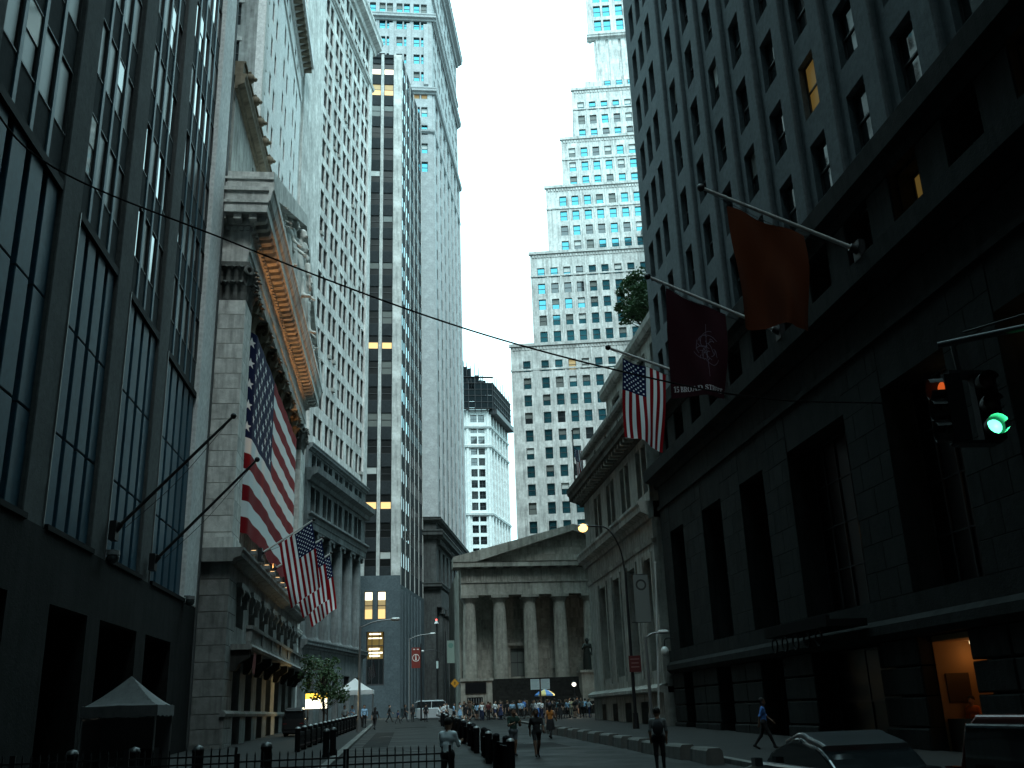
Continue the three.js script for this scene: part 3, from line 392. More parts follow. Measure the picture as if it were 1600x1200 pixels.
// ---------------------------------------------------------------- far tower under scaffolding
{
  const t = thing('scaffolded_tower', 'distant white tower whose crown is wrapped in dark scaffolding', 'building', [26.4, 0, -280]);
  const w = stone(0.52, 0.53, 0.52, stoneMapB), TOP = 88.6, a20 = 20 * Math.PI / 180, d = [Math.sin(a20), -Math.cos(a20)], rows = steps(4.2, 3.35, 25, 2.3), vis = rows;
  { const g = new G(), f = (y) => [[-17, y, -1], [-1, y, -1], [-1 + d[0] * 21, y, d[1] * 21], [-17 + d[0] * 21, y, d[1] * 21]], a = f(0), b = f(TOP - 0.2); for (let i = 0; i < 4; i++) { const j = (i + 1) % 4; g.quad(a[i], a[j], b[j], b[i]); } g.quad(...b); g.mesh('core', M.void, t); }
  const c = [[-15.4, -13.5], [-13.2, -11.3], [-9.6, -7.5], [-5.6, -3.7], [-3.3, -1.4]]; c[2] = [-9.4, -7.4];
  pierced(new G(), -17.5, 0, 0, TOP, c, vis, -1, 0).mesh('wall', w, t);
  for (const [y, q] of vis) for (const [a, b] of c) win(t, (a + b) / 2, y, b - a, q - y, -0.5, { style: 'grid', glass: M.glassA });
  for (const x of [-17, -10.6, -6.9, -0.75]) new G().bev(x, x + 0.7, 0, TOP, 0, 0.4, 0.04).mesh('pilaster', w, t);
  for (const y of [56, 76.5, 82.5]) new G().run(cornice(y, 0.8, 0.9), -17.5, 0.7).mesh('belt_cornice', w, t);
  baked(t, 0, 0, 0, H90 - a20, (g) => { const cc = steps(1.4, 3.5, 6, 2.1); pierced(new G(), 0.02, 22, 0, TOP - 0.02, cc, vis, -1, -0.02).mesh('wall', w, g); for (const [y, q] of vis) for (const [a, b] of cc) win(g, (a + b) / 2, y, b - a, q - y, -0.4, { style: 'thin' }); for (let i = 0; i < 7; i++) new G().bev(i * 3.5 + 0.1, i * 3.5 + 0.9, 0.1, TOP - 0.1, -0.02, 0.5, 0.04).mesh('pilaster', w, g); for (const y of [56, 76.5, 82.5]) new G().run(cornice(y, 0.8, 0.9), 0.05, 22).mesh('belt_cornice', w, g); });
  const s = thing('scaffold', 'dark scaffolding with debris netting wrapped round the crown of the distant tower', 'scaffold', [26.4, TOP, -280]);
  const net = new THREE.MeshPhysicalMaterial({ color: col(0.009, 0.013, 0.015), roughness: 0.95, specularIntensity: 0.1 });
  baked(s, 0, 0, 0, 0, (g) => {
    const face = (x0, x1, n) => { for (let i = 0; i < n; i++) { const a = x0 + (x1 - x0) * i / n, b = x0 + (x1 - x0) * (i + 1) / n, hh = 8.2 + rr(-1.2, 1.6) + (i < n * 0.4 ? 3.5 : 0); for (let k = 0; k < Math.floor(hh / 2); k++) if (rnd() > 0.02) new G().box(a + 0.06, b - 0.06, k * 2 + rr(0, 0.3), k * 2 + rr(1.7, 2.2), 1.3 + rr(-0.15, 0.1), 1.44).mesh('netting_panel', net, g); new G().rod([a, -1, 1.45], [a, hh + rr(0.5, 3), 1.45], 0.11).rod([a, -1, 0.4], [a, hh + rr(0, 1), 0.4], 0.11).mesh('standard', M.iron, g); } for (let k = 0; k < 6; k++) new G().box(x0, x1, k * 2 - 0.05, k * 2 + 0.08, 0.3, 1.6).mesh('platform', M.iron, g); };
    face(-17.5, 1.6, 10);
    const h = new THREE.Group(); g.add(h); g.remove(h);
  });
  baked(s, 0, 0, 0, H90 - a20, (g) => { for (let i = 0; i < 9; i++) { const a = -1 + i * 2.6, hh = 8 + rr(-1.5, 1.8); for (let k = 0; k < 4; k++) new G().box(a + 0.05, a + 2.5, k * 2 + rr(0, 0.3), k * 2 + rr(1.7, 2.2), 1.45 + rr(-0.15, 0.1), 1.6).mesh('netting_panel', net, g); new G().rod([a, -1.5, 1.65], [a, hh + rr(0.5, 3.5), 1.65], 0.11).mesh('standard', M.iron, g); } for (let k = 0; k < 5; k++) new G().box(-1, 22.4, k * 2 - 0.05, k * 2 + 0.08, 0.3, 1.8).mesh('platform', M.iron, g); new G().prism([[0, -1.5], [22.4, -1.5], [22.4, 0], [0, 0]], 0, 2.6).mesh('fan_deck', M.iron, g); });
  baked(s, 0, 0, 0, 0, (g) => { for (let i = 0; i < 10; i++) { const x = -11.5 + i * 1.1, h = 9 + Math.max(0, -x - 2) * 1.05 + rr(-1, 1); new G().box(x, x + 1.05, 6, h, -9 + rr(-1, 1), -1 + rr(-0.3, 0.3)).mesh('netting_bay', net, g); } for (let i = 0; i < 8; i++) new G().rod([-10 + i * 1.25, 7, -0.7], [-10 + i * 1.2, 19.5 - i * 1.15 + rr(-0.5, 2), -0.9], 0.13).mesh('standard', M.iron, g); });
}
// ---------------------------------------------------------------- pale stepped tower
{
  const t = thing('stepped_tower', 'pale stepped limestone tower with grids of sash windows, each stage set back', 'building', [18.1, 0, -150], -10.5 * Math.PI / 180);
  const w = M.limestone, U = (x) => (x - 18.1) * 0.962, cx = [20.8, 23.95, 26.3, 28.6, 30.85, 33.15, 35.4, 37.7, 40, 42.3, 44.6, 46.9, 49.2, 51.5].map(U);
  const stages = [[18.1, -1, 59.4, 0], [22.1, 59.4, 76.9, 1], [25.5, 76.9, 90.6, 2], [28.9, 90.6, 101.4, 3], [31.6, 101.4, 113, 4]].map(([x, ...r]) => [U(x), ...r]);
  for (const [x0, y0, y1, k] of stages) {
    const z = -k * 1.6, x1 = 37 - k * 2, cs = cx.filter((x) => x > x0 + 1.2 && x < x1 - 1.5).map((x) => [x - 0.62, x + 0.62]);
    const rs = []; for (let i = 0; i < 20; i++) { const y = k ? y0 + 0.9 + i * 2.95 : 54.6 - i * 2.97; if (k ? y + 1.9 < y1 - 1.1 : y > 20) rs.push([y, y + 1.9]); } if (!k) rs.reverse();
    const ok = rs.filter(([y]) => y > 20 || k); new G().box(x0 + 0.6, x1, y0, y1 - 0.1, -26, z - 0.6).mesh('core', M.void, t);
    pierced(new G(), x0, x1, y0, y1, cs, ok, z - 0.6, z).box(x0, x0 + 0.6, y0, y1, -26, z - 0.6).mesh('wall', w, t);
    for (const [y, q] of ok) for (const [a, b] of cs) if (a < 28) win(t, (a + b) / 2, y, b - a, q - y, z - 0.3, { glass: rnd() < 0.8 ? M.glassC : M.glassA, blind: 0.3, sill: w, lit: (k === 0 && Math.abs(y - 55) < 2 && Math.abs(a - 9.5) < 1) ? M.litDim : null });
    for (let i = 0; i < cs.length - 1; i++) new G().bev(cs[i][1] + 0.35, cs[i + 1][0] - 0.35, y0 + 0.2, y1 - 1.1, z, z + 0.1, 0.02).mesh('pier', w, t);
    const rel = new G(); for (let x = x0 + 0.4; x < 29; x += 0.5) rel.box(x, x + 0.3, y1 - 0.95, y1 - 0.5, z, z + 0.14); rel.mesh('carved_frieze', w, t).userData.kind = 'stuff';
    new G().run([[z - 0.3, y1 - 0.35], [z + 0.3, y1 - 0.35], [z + 0.35, y1 + 0.12], [z - 0.3, y1 + 0.12]], x0 - 0.25, x1).mesh('coping', w, t);
    new G().run([[z - 0.1, y1 - 4.6], [z + 0.15, y1 - 4.6], [z + 0.15, y1 - 4.3], [z - 0.1, y1 - 4.3]], x0 - 0.1, x1).mesh('string_course', w, t);
  }
  const z = -9, cs = [[18.2, 19.6], [20, 21.4], [22.5, 23.9], [24.3, 25.7]]; // shaft and lantern
  new G().box(18, 33, 113, 126, z - 2.5, z).box(19.5, 33, 113, 126, -24, z - 2.5).mesh('shaft', w, t); for (let i = 0; i < 4; i++) new G().bev(18.3 + i * 2.4, 20.2 + i * 2.4, 113.3, 125.6, z, z + 0.25, 0.05).mesh('shaft_panel', w, t);
  new G().box(19, 33, 126, 150, -24, z).mesh('core', M.void, t); pierced(new G(), 17, 33, 126.6, 150, cs, steps(127.4, 3.4, 6, 2.6), z, z + 0.6).box(17, 17.6, 126.6, 150, z - 2, z).mesh('lantern_wall', w, t);
  for (const [y, q] of steps(127.4, 3.4, 6, 2.6)) for (const [a, b] of cs) win(t, (a + b) / 2, y, b - a, q - y, z + 0.25, { glass: M.glassC });
  new G().run(cornice(125.6, 1, 1.0, -0.4).map(([a, b]) => [a + z, b]), 16.6, 33).mesh('shaft_cornice', w, t);
  new G().box(15.6, 33, 113, 114.6, -24, z + 2.5).mesh('setback', w, t); for (let i = 0; i < 4; i++) win(t, 19.8 + i * 2.2, 113.1, 1.2, 1.3, z + 2.57, { glass: M.glassC });
}
// ---------------------------------------------------------------- temple-fronted hall at the head of the street
{
  const t = thing('temple_hall', 'dark grey temple fronted hall with plain Doric columns and a low pediment', 'building', [20.7, 0, -116]);
  const m = M.fed, X = 13.6, FL = 5.3, zb = -4.6;
  const sh = (() => { const g = new G(), n = 20, L = [[0, 0.86], [3, 0.84], [6, 0.78], [8.6, 0.69]]; g.lathe(L.map(([y, r]) => [r, y]), 0, 0, 0, 40); return g.done(); })();
  const cp = new G().lathe([[0.69, 0], [0.72, 0.1], [0.7, 0.14], [0.95, 0.5], [0.98, 0.6]], 0, 8.6, 0, 32).box(-1.05, 1.05, 9.2, 9.52, -1.05, 1.05).done();
  for (let i = 0; i < 8; i++) { const c = put('column', sh, m, t); c.position.set(-12.6 + i * 3.6, FL, -1.1); put('capital', cp, m, c); }
  new G().box(-X, X, 14.82, 16.25, -2.1, -0.1).mesh('architrave', m, t);
  new G().box(-X, X, 16.25, 16.4, -2.1, 0.02).box(-X, X, 16.4, 17.9, -2.1, -0.12).mesh('frieze', m, t);
  for (let i = 0; i < 15; i++) { const x = -12.6 + i * 1.8; const g = new G(); for (const q of [-0.3, 0, 0.3]) g.bev(x + q - 0.11, x + q + 0.11, 16.4, 17.75, -0.12, 0, 0.03); g.box(x - 0.42, x + 0.42, 17.75, 17.9, -0.12, 0.02).mesh('triglyph', m, t); new G().box(x - 0.4, x + 0.4, 17.9, 18.02, -0.1, 0.7).mesh('mutule', m, t); }
  new G().run([[-2.1, 18.02], [0.85, 18.02], [0.85, 18.5], [0.95, 18.62], [-2.1, 18.62]], -X - 0.95, X + 0.95).mesh('cornice', m, t);
  new G().prism([[-X, 18.62], [X, 18.62], [0, 22.2]], -2.1, -0.3).mesh('tympanum', m, t);
  for (let k = 0; k < 4; k++) { const y0 = 18.64 + k * 0.88, f = (y) => X * (1 - (y - 18.62) / 3.58), n = Math.max(1, Math.round(f(y0) / 2)); for (let i = 0; i < n * 2; i++) { const w = 2 * f(y0 + 0.86) / (2 * n), x = -f(y0 + 0.86) + i * w; if (w > 0.3) new G().bev(x, x + w - 0.015, y0, y0 + 0.865, -0.3, -0.26, 0.012).mesh('stone_block', m, t); } }
  new G().prism([[-X - 0.95, 18.62], [-X + 1.8, 18.62], [0, 22.2], [0, 22.95], [-X - 0.95, 19.2]], -2.1, 0.95).prism([[X - 1.8, 18.62], [X + 0.95, 18.62], [X + 0.95, 19.2], [0, 22.95], [0, 22.2]], -2.1, 0.95).mesh('raking_cornice', m, t);
  new G().prism([[-X, 18.6], [X, 18.6], [0, 22.6]], -30, -2.1).box(-X, X, 14.8, 18.6, -30, -4.6).mesh('roof', m, t);
  { const cx = [[-7.5, -5.75], [-1.6, 1.6], [5.75, 7.5]]; pierced(new G(), -X, X, FL, 14.8, [cx[0]], [[5.65, 8.9]], zb - 1, zb - 0.02).mesh('portico_wall', m, t);
    for (let k = 0; k < 8; k++) for (let i = 0; i < 11; i++) { const x = -13.4 + i * 2.45 + (k % 2 ? 0 : -0.6), y = 5.32 + k * 1.18; if (y < 9.2 && x < -5.4 && x + 2.43 > -7.9) continue; new G().bev(Math.max(-13.4, x), Math.min(13.4, x + 2.43), y, y + 1.165, zb - 0.02, zb + 0.03, 0.012).mesh('stone_block', m, t); }
    win(t, -6.62, 5.65, 1.75, 3.25, zb - 0.3, { style: 'grid', glass: M.glassA, blind: 1 }); new G().box(-8, -7.5, 5.4, 9.2, zb, zb + 0.2).box(-5.75, -5.25, 5.4, 9.2, zb, zb + 0.2).box(-8.2, -5.05, 9.2, 9.55, zb, zb + 0.35).mesh('window_surround', m, t); }
  new G().box(-X, X, 4.0, FL, -30, -0.2).mesh('stylobate', m, t);
  const sm = stone(0.02, 0.02, 0.019), NS = 19; for (let i = 0; i < NS; i++) { const y = gY(-111) + 0.14, h = (FL - y) / NS; new G().box(-10.6, 12.2, y + i * h - 0.3, y + (i + 1) * h - (i === NS - 1 ? 0.01 : 0), -0.25 - i * 0.0 - 0.2, 5.2 - i * 0.28).mesh('step', sm, t); }
  new G().box(-X - 0.5, -10.62, 0, 5.0, -2, 4.6).mesh('cheek_block', m, t); new G().box(12.22, X + 0.5, 0, 4.1, -2, 4.6).mesh('cheek_block', m, t);
  new G().box(-X - 0.6, -10.5, 5.0, 5.3, -2, 4.75).mesh('cheek_cap', m, t); new G().box(12.1, X + 0.6, 4.1, 4.4, -2, 4.75).mesh('cheek_cap', m, t);
  new G().box(-13.6, -11.3, 3.7, 4.85, 4.62, 4.72).mesh('notice_board', M.black, t); new G().box(-13.4, -11.7, 1.1, 3.3, 4.62, 4.68).mesh('door', M.black, t); for (let i = 0; i < 6; i++) new G().box(-13.3 + i * 0.28, -13.22 + i * 0.28, 1.2, 3.2, 4.68, 4.73).mesh('door_bar', M.steel, t);
  new G().box(-X, X, -1, 4.0, -30, -2.1).box(-X, X, FL, 14.8, -30, zb - 1).mesh('body', m, t);
}
// ---------------------------------------------------------------- low bank with big cornice
{
  const t = thing('corner_bank', 'low grey bank building with deep overhanging cornice and tall recessed windows', 'building', [16.5, 0, 0], -H90);
  const m = M.wallSt, A = -85.5, B = -62.3, tall = [[-80.8, -78.1], [-75.6, -72.9], [-70.4, -67.7], [-65.3, -63.2]];
  new G().box(A + 0.6, B, -1, 19.8, -28, -1.4).mesh('core', M.void, t);
  pierced(new G(), A, B, 2.9, 13.6, tall, [[3.9, 11.1]], -1.4, 0).box(A, A + 0.6, 2.9, 19.8, -28, -1.4).mesh('wall', m, t);
  for (const [a, b] of tall) { const w = win(t, (a + b) / 2, 3.9, b - a, 7.2, -1.1, { style: 'grid', glass: M.glassA }); new G().bev(a - 0.35, a - 0.05, 3.5, 11.4, 0, 0.12, 0.02).bev(b + 0.05, b + 0.35, 3.5, 11.4, 0, 0.12, 0.02).mesh('window_surround', m, t); }
  const bas = [[-82.2, -80.6], [-78, -76.2], [-73.6, -71.6], [-68.6, -66.4]]; pierced(new G(), A, B, -1, 2.5, bas, [[0.2, 2.0]], -1.4, 0.1).mesh('base_wall', m, t); for (const [a, b] of bas) new G().box(a, b, 0.2, 2.0, -0.9, -0.8).mesh('basement_pane', M.glassA, t);
  new G().run([[-0.2, 2.5], [0.2, 2.5], [0.55, 2.6], [0.55, 2.8], [0.1, 3.05], [-0.2, 3.05]], A - 0.4, B).mesh('ledge', m, t);
  new G().run([[-0.2, 11.9], [0.1, 11.9], [0.16, 12.2], [-0.2, 12.2]], A, B).mesh('string_course', m, t);
  new G().run(cornice(13.5, 1.2, 0.85), A - 0.7, B).mesh('lower_cornice', m, t);
  const prs = []; for (const x of [-81, -75.8, -70.6, -65.4]) prs.push([x, x + 1.25], [x + 1.65, x + 2.9]);
  pierced(new G(), A, B, 14.7, 19.2, prs.filter(([, b]) => b < B), [[15.4, 18.7]], -1.4, 0).mesh('attic_wall', m, t); for (const [a, b] of prs) if (b < B) win(t, (a + b) / 2, 15.4, b - a, 3.3, -0.8, { glass: M.glassA });
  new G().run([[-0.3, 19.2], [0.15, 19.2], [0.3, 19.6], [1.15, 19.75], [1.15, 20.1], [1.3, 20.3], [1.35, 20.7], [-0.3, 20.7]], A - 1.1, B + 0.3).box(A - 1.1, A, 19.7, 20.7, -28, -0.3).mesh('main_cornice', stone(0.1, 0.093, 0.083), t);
  for (let i = 0; i < 24; i++) new G().box(A + i * 0.98, A + 0.4 + i * 0.98, 19.4, 19.74, 0.25, 0.95).mesh('modillion', m, t);
  const pm = stone(0.27, 0.27, 0.26); new G().box(A + 0.2, B, 20.7, 23.4, -28, -0.35).mesh('parapet', pm, t);
  for (let i = 0; i < 5; i++) new G().bev(A + 0.9 + i * 4.6, A + 4.9 + i * 4.6, 21.2, 23.0, -0.35, -0.22, 0.05).mesh('parapet_panel', pm, t);
  new G().run([[-0.6, 23.4], [0.0, 23.4], [0.12, 23.6], [0.12, 23.9], [-0.6, 23.9]], A - 0.1, B).mesh('coping', pm, t);
  const an = [[-80, -77.2], [-75.4, -72.6], [-70.8, -68], [-66.4, -63.8]]; pierced(new G(), -82.5, B, 23.9, 28.2, an, [[24.6, 27.4]], -2.6, -2.0).box(-82.5, B, 23.4, 28.2, -26, -3.2).mesh('rooftop_wall', m, t); for (const [a, b] of an) win(t, (a + b) / 2, 24.6, b - a, 2.8, -2.3, { style: 'grid', glass: M.glassA });
  new G().run([[-3, 28.2], [-1.7, 28.2], [-1.5, 28.6], [-1.5, 29.1], [-3, 29.1]], -83, B).box(-82.6, B, 28.2, 29.0, -26, -3).mesh('rooftop_coping', m, t);
}
// ---------------------------------------------------------------- dark tower on the near corner
const ROWS15 = steps(21.3, 3.92, 11, 2.65);
{
  const t = thing('dark_corner_tower', 'huge dark stone tower with ribbed piers over a podium of tall windows', 'building', [17, 0, 0], -H90);
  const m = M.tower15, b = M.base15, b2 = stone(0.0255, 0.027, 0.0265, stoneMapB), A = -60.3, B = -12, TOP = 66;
  const far = [[-59.1, -57.95], [-57.2, -56.05], [-55.3, -54.15]], cols = steps(-51.9, 3.55, 11, 1.45);
  new G().box(A + 0.5, 45, 20, 124, -31, -1).box(-61.4, 45, -1, 20, -31, -4.2).mesh('core', M.void, t);
  new G().box(A, A + 0.5, 20, 124, -31, -0.9).box(-61.9, -61.4, -1, 20, -31, -1.4).mesh('end_wall', m, t);
  pierced(new G(), A, -53.2, 20.2, TOP, far, ROWS15, -0.9, 0).mesh('wall', m, t); pierced(new G(), -53.2, B, 20.2, TOP, cols, ROWS15, -0.9, -0.22).mesh('wall', m, t);
  new G().box(A, B, TOP, 124, -0.9, -0.05).box(B, 45, -1, 124, -1.4, -0.05).mesh('upper_wall', m, t);
  const lit15 = new Set(['6,2', '8,1', '9,0', '5,1']);
  for (const [y, q] of ROWS15) for (const [a, c] of far) win(t, (a + c) / 2, y, c - a, q - y, -0.45, { glass: M.glassA, sill: m });
  cols.forEach(([a, c], i) => ROWS15.forEach(([y, q], k) => win(t, (a + c) / 2, y, c - a, q - y, -0.55, { lit: lit15.has(i + ',' + k) ? M.amber : null, glass: rnd() < 0.6 ? M.glassA : M.glassB, blind: 0.2, sill: m })));
  for (let i = 0; i < 12; i++) { const x = -53.45 + i * 3.55; new G().bev(x, x + 1.0, 20.3, TOP, -0.22, 0.06, 0.05).mesh('pier', m, t); }
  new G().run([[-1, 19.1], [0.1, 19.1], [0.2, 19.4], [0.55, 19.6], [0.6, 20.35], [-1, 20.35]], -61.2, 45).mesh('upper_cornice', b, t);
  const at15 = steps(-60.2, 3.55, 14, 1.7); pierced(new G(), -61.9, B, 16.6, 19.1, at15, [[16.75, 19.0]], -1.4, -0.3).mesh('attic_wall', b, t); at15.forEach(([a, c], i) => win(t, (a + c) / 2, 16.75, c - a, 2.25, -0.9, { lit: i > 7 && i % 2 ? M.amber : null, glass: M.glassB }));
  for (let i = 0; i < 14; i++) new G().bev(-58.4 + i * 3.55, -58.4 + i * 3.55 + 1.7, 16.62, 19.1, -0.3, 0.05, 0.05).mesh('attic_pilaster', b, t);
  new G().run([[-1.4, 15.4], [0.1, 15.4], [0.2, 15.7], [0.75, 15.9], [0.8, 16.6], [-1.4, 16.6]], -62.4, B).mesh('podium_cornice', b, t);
  new G().run([[-0.2, 13.9], [0.14, 13.9], [0.14, 14.15], [-0.2, 14.15]], -62, B).mesh('string_course', b, t);
  const tall = [[-59.8, -56.9], [-53, -49.6], [-46.5, -43.2], [-40.1, -34.3], [-31.2, -27], [-24.2, -20]];
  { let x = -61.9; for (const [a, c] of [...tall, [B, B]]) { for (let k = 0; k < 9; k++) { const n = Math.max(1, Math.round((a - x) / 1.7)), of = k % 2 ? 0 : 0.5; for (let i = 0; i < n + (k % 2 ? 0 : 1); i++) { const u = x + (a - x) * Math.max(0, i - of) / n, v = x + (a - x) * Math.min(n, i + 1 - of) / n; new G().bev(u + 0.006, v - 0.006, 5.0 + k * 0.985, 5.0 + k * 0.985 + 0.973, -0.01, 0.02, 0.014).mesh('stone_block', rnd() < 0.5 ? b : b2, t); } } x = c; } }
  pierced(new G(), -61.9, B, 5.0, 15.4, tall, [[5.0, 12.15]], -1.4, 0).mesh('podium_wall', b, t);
  for (const [a, c] of tall) { const w = win(t, (a + c) / 2, 5.0, c - a, 7.15, -1.15, { style: 'thin', glass: M.glassD }); const n = Math.round((c - a) / 1.1); for (let i = 1; i < n; i++) new G().box(-(c - a) / 2 + i * (c - a) / n - 0.04, -(c - a) / 2 + i * (c - a) / n + 0.04, 0.05, 7.1, 0, 0.07).mesh('bar', M.frame, w); for (const y of [1.8, 3.6, 5.4]) new G().box(-(c - a) / 2 + 0.05, (c - a) / 2 - 0.05, y - 0.03, y + 0.03, 0, 0.06).mesh('bar', M.frame, w); }
  new G().run([[-1.4, 3.6], [0.12, 3.6], [0.32, 3.8], [0.32, 4.1], [0.1, 4.3], [0.1, 4.98], [-1.4, 4.98]], -62.1, B).mesh('belt_course', b, t);
  const low = [[-59.4, -57.6], [-52.9, -50.6], [-46.2, -43.4], [-40.1, -34.3], [-31.4, -28.4], [-24.2, -21]]; let x = -61.9;
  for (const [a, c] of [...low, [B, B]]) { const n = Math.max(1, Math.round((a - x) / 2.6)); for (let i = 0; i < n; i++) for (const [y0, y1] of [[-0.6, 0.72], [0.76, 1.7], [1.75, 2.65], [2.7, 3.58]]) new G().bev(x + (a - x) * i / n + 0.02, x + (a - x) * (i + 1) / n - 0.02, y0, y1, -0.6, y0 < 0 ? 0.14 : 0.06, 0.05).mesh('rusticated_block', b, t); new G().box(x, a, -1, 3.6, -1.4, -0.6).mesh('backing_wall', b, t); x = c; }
  low.forEach(([a, c], i) => { if (i === 4) return; win(t, (a + c) / 2, -0.3, c - a, 3.85, -0.9, { style: 'grid', glass: M.glassD }); });
  for (const [z, y] of [[-36.1, 8.0], [-33.75, 8.4], [-27.9, 8.2], [-28.6, 11.5], [-23.6, 11.4]]) { const l = new G().box(z - 0.05, z + 0.05, y + 0.1, y + 0.5, -1.1, -1.0).mesh('lantern', M.iron, t); new G().ball(z, y, -0.98, 0.09, 1, 1, 8).mesh('bulb', glow(1, 0.72, 0.36, 2.2), l); }
  // canopy over the entrance
  new G().box(-40.3, -34.1, 4.2, 4.45, 0.35, 1.9).box(-40.3, -34.1, 4.45, 4.6, 1.75, 1.9).mesh('entrance_canopy', M.black, t);
  for (let i = 0; i < 5; i++) new G().geo(new THREE.TorusGeometry(0.28, 0.035, 5, 16), M4(-39.4 + i * 1.1, 3.85, 1.85)).mesh('canopy_scroll', M.black, t);
  // lit shop: a real recess with a back wall, counter and lamp
  const warm = plain(0.32, 0.2, 0.1, 0.8);
  new G().box(-31.37, -28.43, -0.3, -0.1, -4, -0.45).box(-31.37, -28.43, 3.4, 3.58, -4, -0.45).box(-31.39, -31.37, -0.3, 3.58, -4, -0.45).box(-28.43, -28.41, -0.3, 3.58, -4, -0.45).box(-31.5, -28.3, -0.3, 3.58, -4.15, -4.01).mesh('shop_interior', warm, t);
  new G().box(-31.3, -29.9, -0.1, 1.0, -0.85, -0.5).mesh('shop_counter', plain(0.03, 0.02, 0.015, 0.6), t);
  new G().box(-31.36, -31.32, 1.5, 2.4, -1.5, -0.7).mesh('picture_frame', plain(0.05, 0.03, 0.015, 0.5), t);
  for (const q of [-30.9, -29.9, -28.9]) new G().cyl(q, 3.28, -1.6, 0.12, 0.12, 0.1, 10).mesh('ceiling_lamp', glow(1, 0.75, 0.4, 0.9), t);
}
for (const q of [-30.9, -29.9, -28.9]) { const l = new THREE.PointLight(0xffb060, 0.11, 0, 2); l.position.set(18.6, 2.9, q); l.castShadow = true; scene.add(l); }
// ---------------------------------------------------------------- blocks behind the viewpoint that close the street canyon
{
  const m = stone(0.2, 0.2, 0.2, stoneMapB);
  const bl = (x0, x1, z0, z1, h, label) => { const t = thing('rear_block', label, 'building'); new G().box(x0, x1, -1, h, z1, z0).mesh('wall', m, t); new G().box(x0 - 0.3, x1 + 0.3, h, h + 0.8, z1 - 0.3, z0 + 0.3).mesh('coping', m, t); };
  bl(-32, 10, 60, 27, 140, 'broad stone block that closes the street behind the viewpoint');
  bl(36.5, 60, -61.8, -100, 88, 'tall rear wing of the dark tower, hidden behind the corner bank');
  bl(42, 75, -108, -150, 80, 'tall block beside the temple hall, hidden behind the dark tower');
  bl(10.5, 48, 62, 47, 110, 'tall stone block beyond the dark corner tower, behind the viewpoint');
}

// ---------------------------------------------------------------- flags
function canvasTex(w, h, draw) { const c = document.createElement('canvas'); c.width = w; c.height = h; draw(c.getContext('2d'), w, h); const t = new THREE.CanvasTexture(c); t.colorSpace = THREE.SRGBColorSpace; t.anisotropy = 4; return t; }
const starsStripes = canvasTex(1216, 640, (x, w, h) => {
  for (let i = 0; i < 13; i++) { x.fillStyle = i % 2 ? '#dfe6e8' : '#7d0f18'; x.fillRect(0, i * h / 13, w, h / 13 + 1); }
  x.fillStyle = '#0e1b40'; x.fillRect(0, 0, w * 0.4, h * 7 / 13); x.fillStyle = '#e6ecef';
  for (let r = 0; r < 9; r++) for (let k = 0; k < (r % 2 ? 5 : 6); k++) { const cx = w * 0.4 * ((r % 2 ? 2 : 1) + 2 * k) / 12, cy = h * 7 / 13 * (r + 1) / 10, R = h * 0.03; x.beginPath(); for (let i = 0; i < 10; i++) { const a = -Math.PI / 2 + i * Math.PI / 5, q = i % 2 ? R * 0.4 : R; x.lineTo(cx + Math.cos(a) * q, cy + Math.sin(a) * q); } x.fill(); }
});
const cloth = (map, c = 0xffffff, tr = 0.25) => new THREE.MeshPhysicalMaterial({ map, color: c, roughness: 0.95, specularIntensity: 0.2, transmission: tr, thickness: 0, side: THREE.DoubleSide });
const usMat = cloth(starsStripes);
const broadMat = cloth(canvasTex(768, 1024, (x, w, h) => {
  x.fillStyle = '#2a0e16'; x.fillRect(0, 0, w, h); x.strokeStyle = '#5d5663'; x.lineWidth = 5;
  for (let i = 0; i < 26; i++) { const cx = w * (0.66 + 0.1 * Math.sin(i * 3.1)), cy = h * (0.48 + 0.1 * Math.cos(i * 5.7)), a = i * 2.4, r = 22 + (i * 37 % 90); x.beginPath(); x.moveTo(cx + Math.cos(a) * r, cy + Math.sin(a) * r * 1.2); x.bezierCurveTo(cx + Math.cos(a + 0.6) * r * 1.3, cy + Math.sin(a + 0.6) * r, cx + Math.cos(a + 1) * r * 0.6, cy + Math.sin(a + 1.2) * r * 1.4, cx + Math.cos(a + 1.7) * r, cy + Math.sin(a + 1.7) * r); x.stroke(); }
  x.beginPath(); x.moveTo(w * 0.66, h * 0.2); x.lineTo(w * 0.66, h * 0.8); x.stroke();
  x.fillStyle = '#b9b6bb'; x.font = 'bold 74px serif'; x.textAlign = 'center'; x.fillText('15 BROAD STREET', w / 2, h * 0.945, w * 0.92);
}));
const orangeMat = cloth(canvasTex(512, 512, (x, w, h) => { x.fillStyle = '#4a2210'; x.fillRect(0, 0, w, h); x.fillStyle = '#45200f'; x.fillRect(0, h * 0.04, w, 6); x.fillRect(0, h * 0.96, w, 6); }));
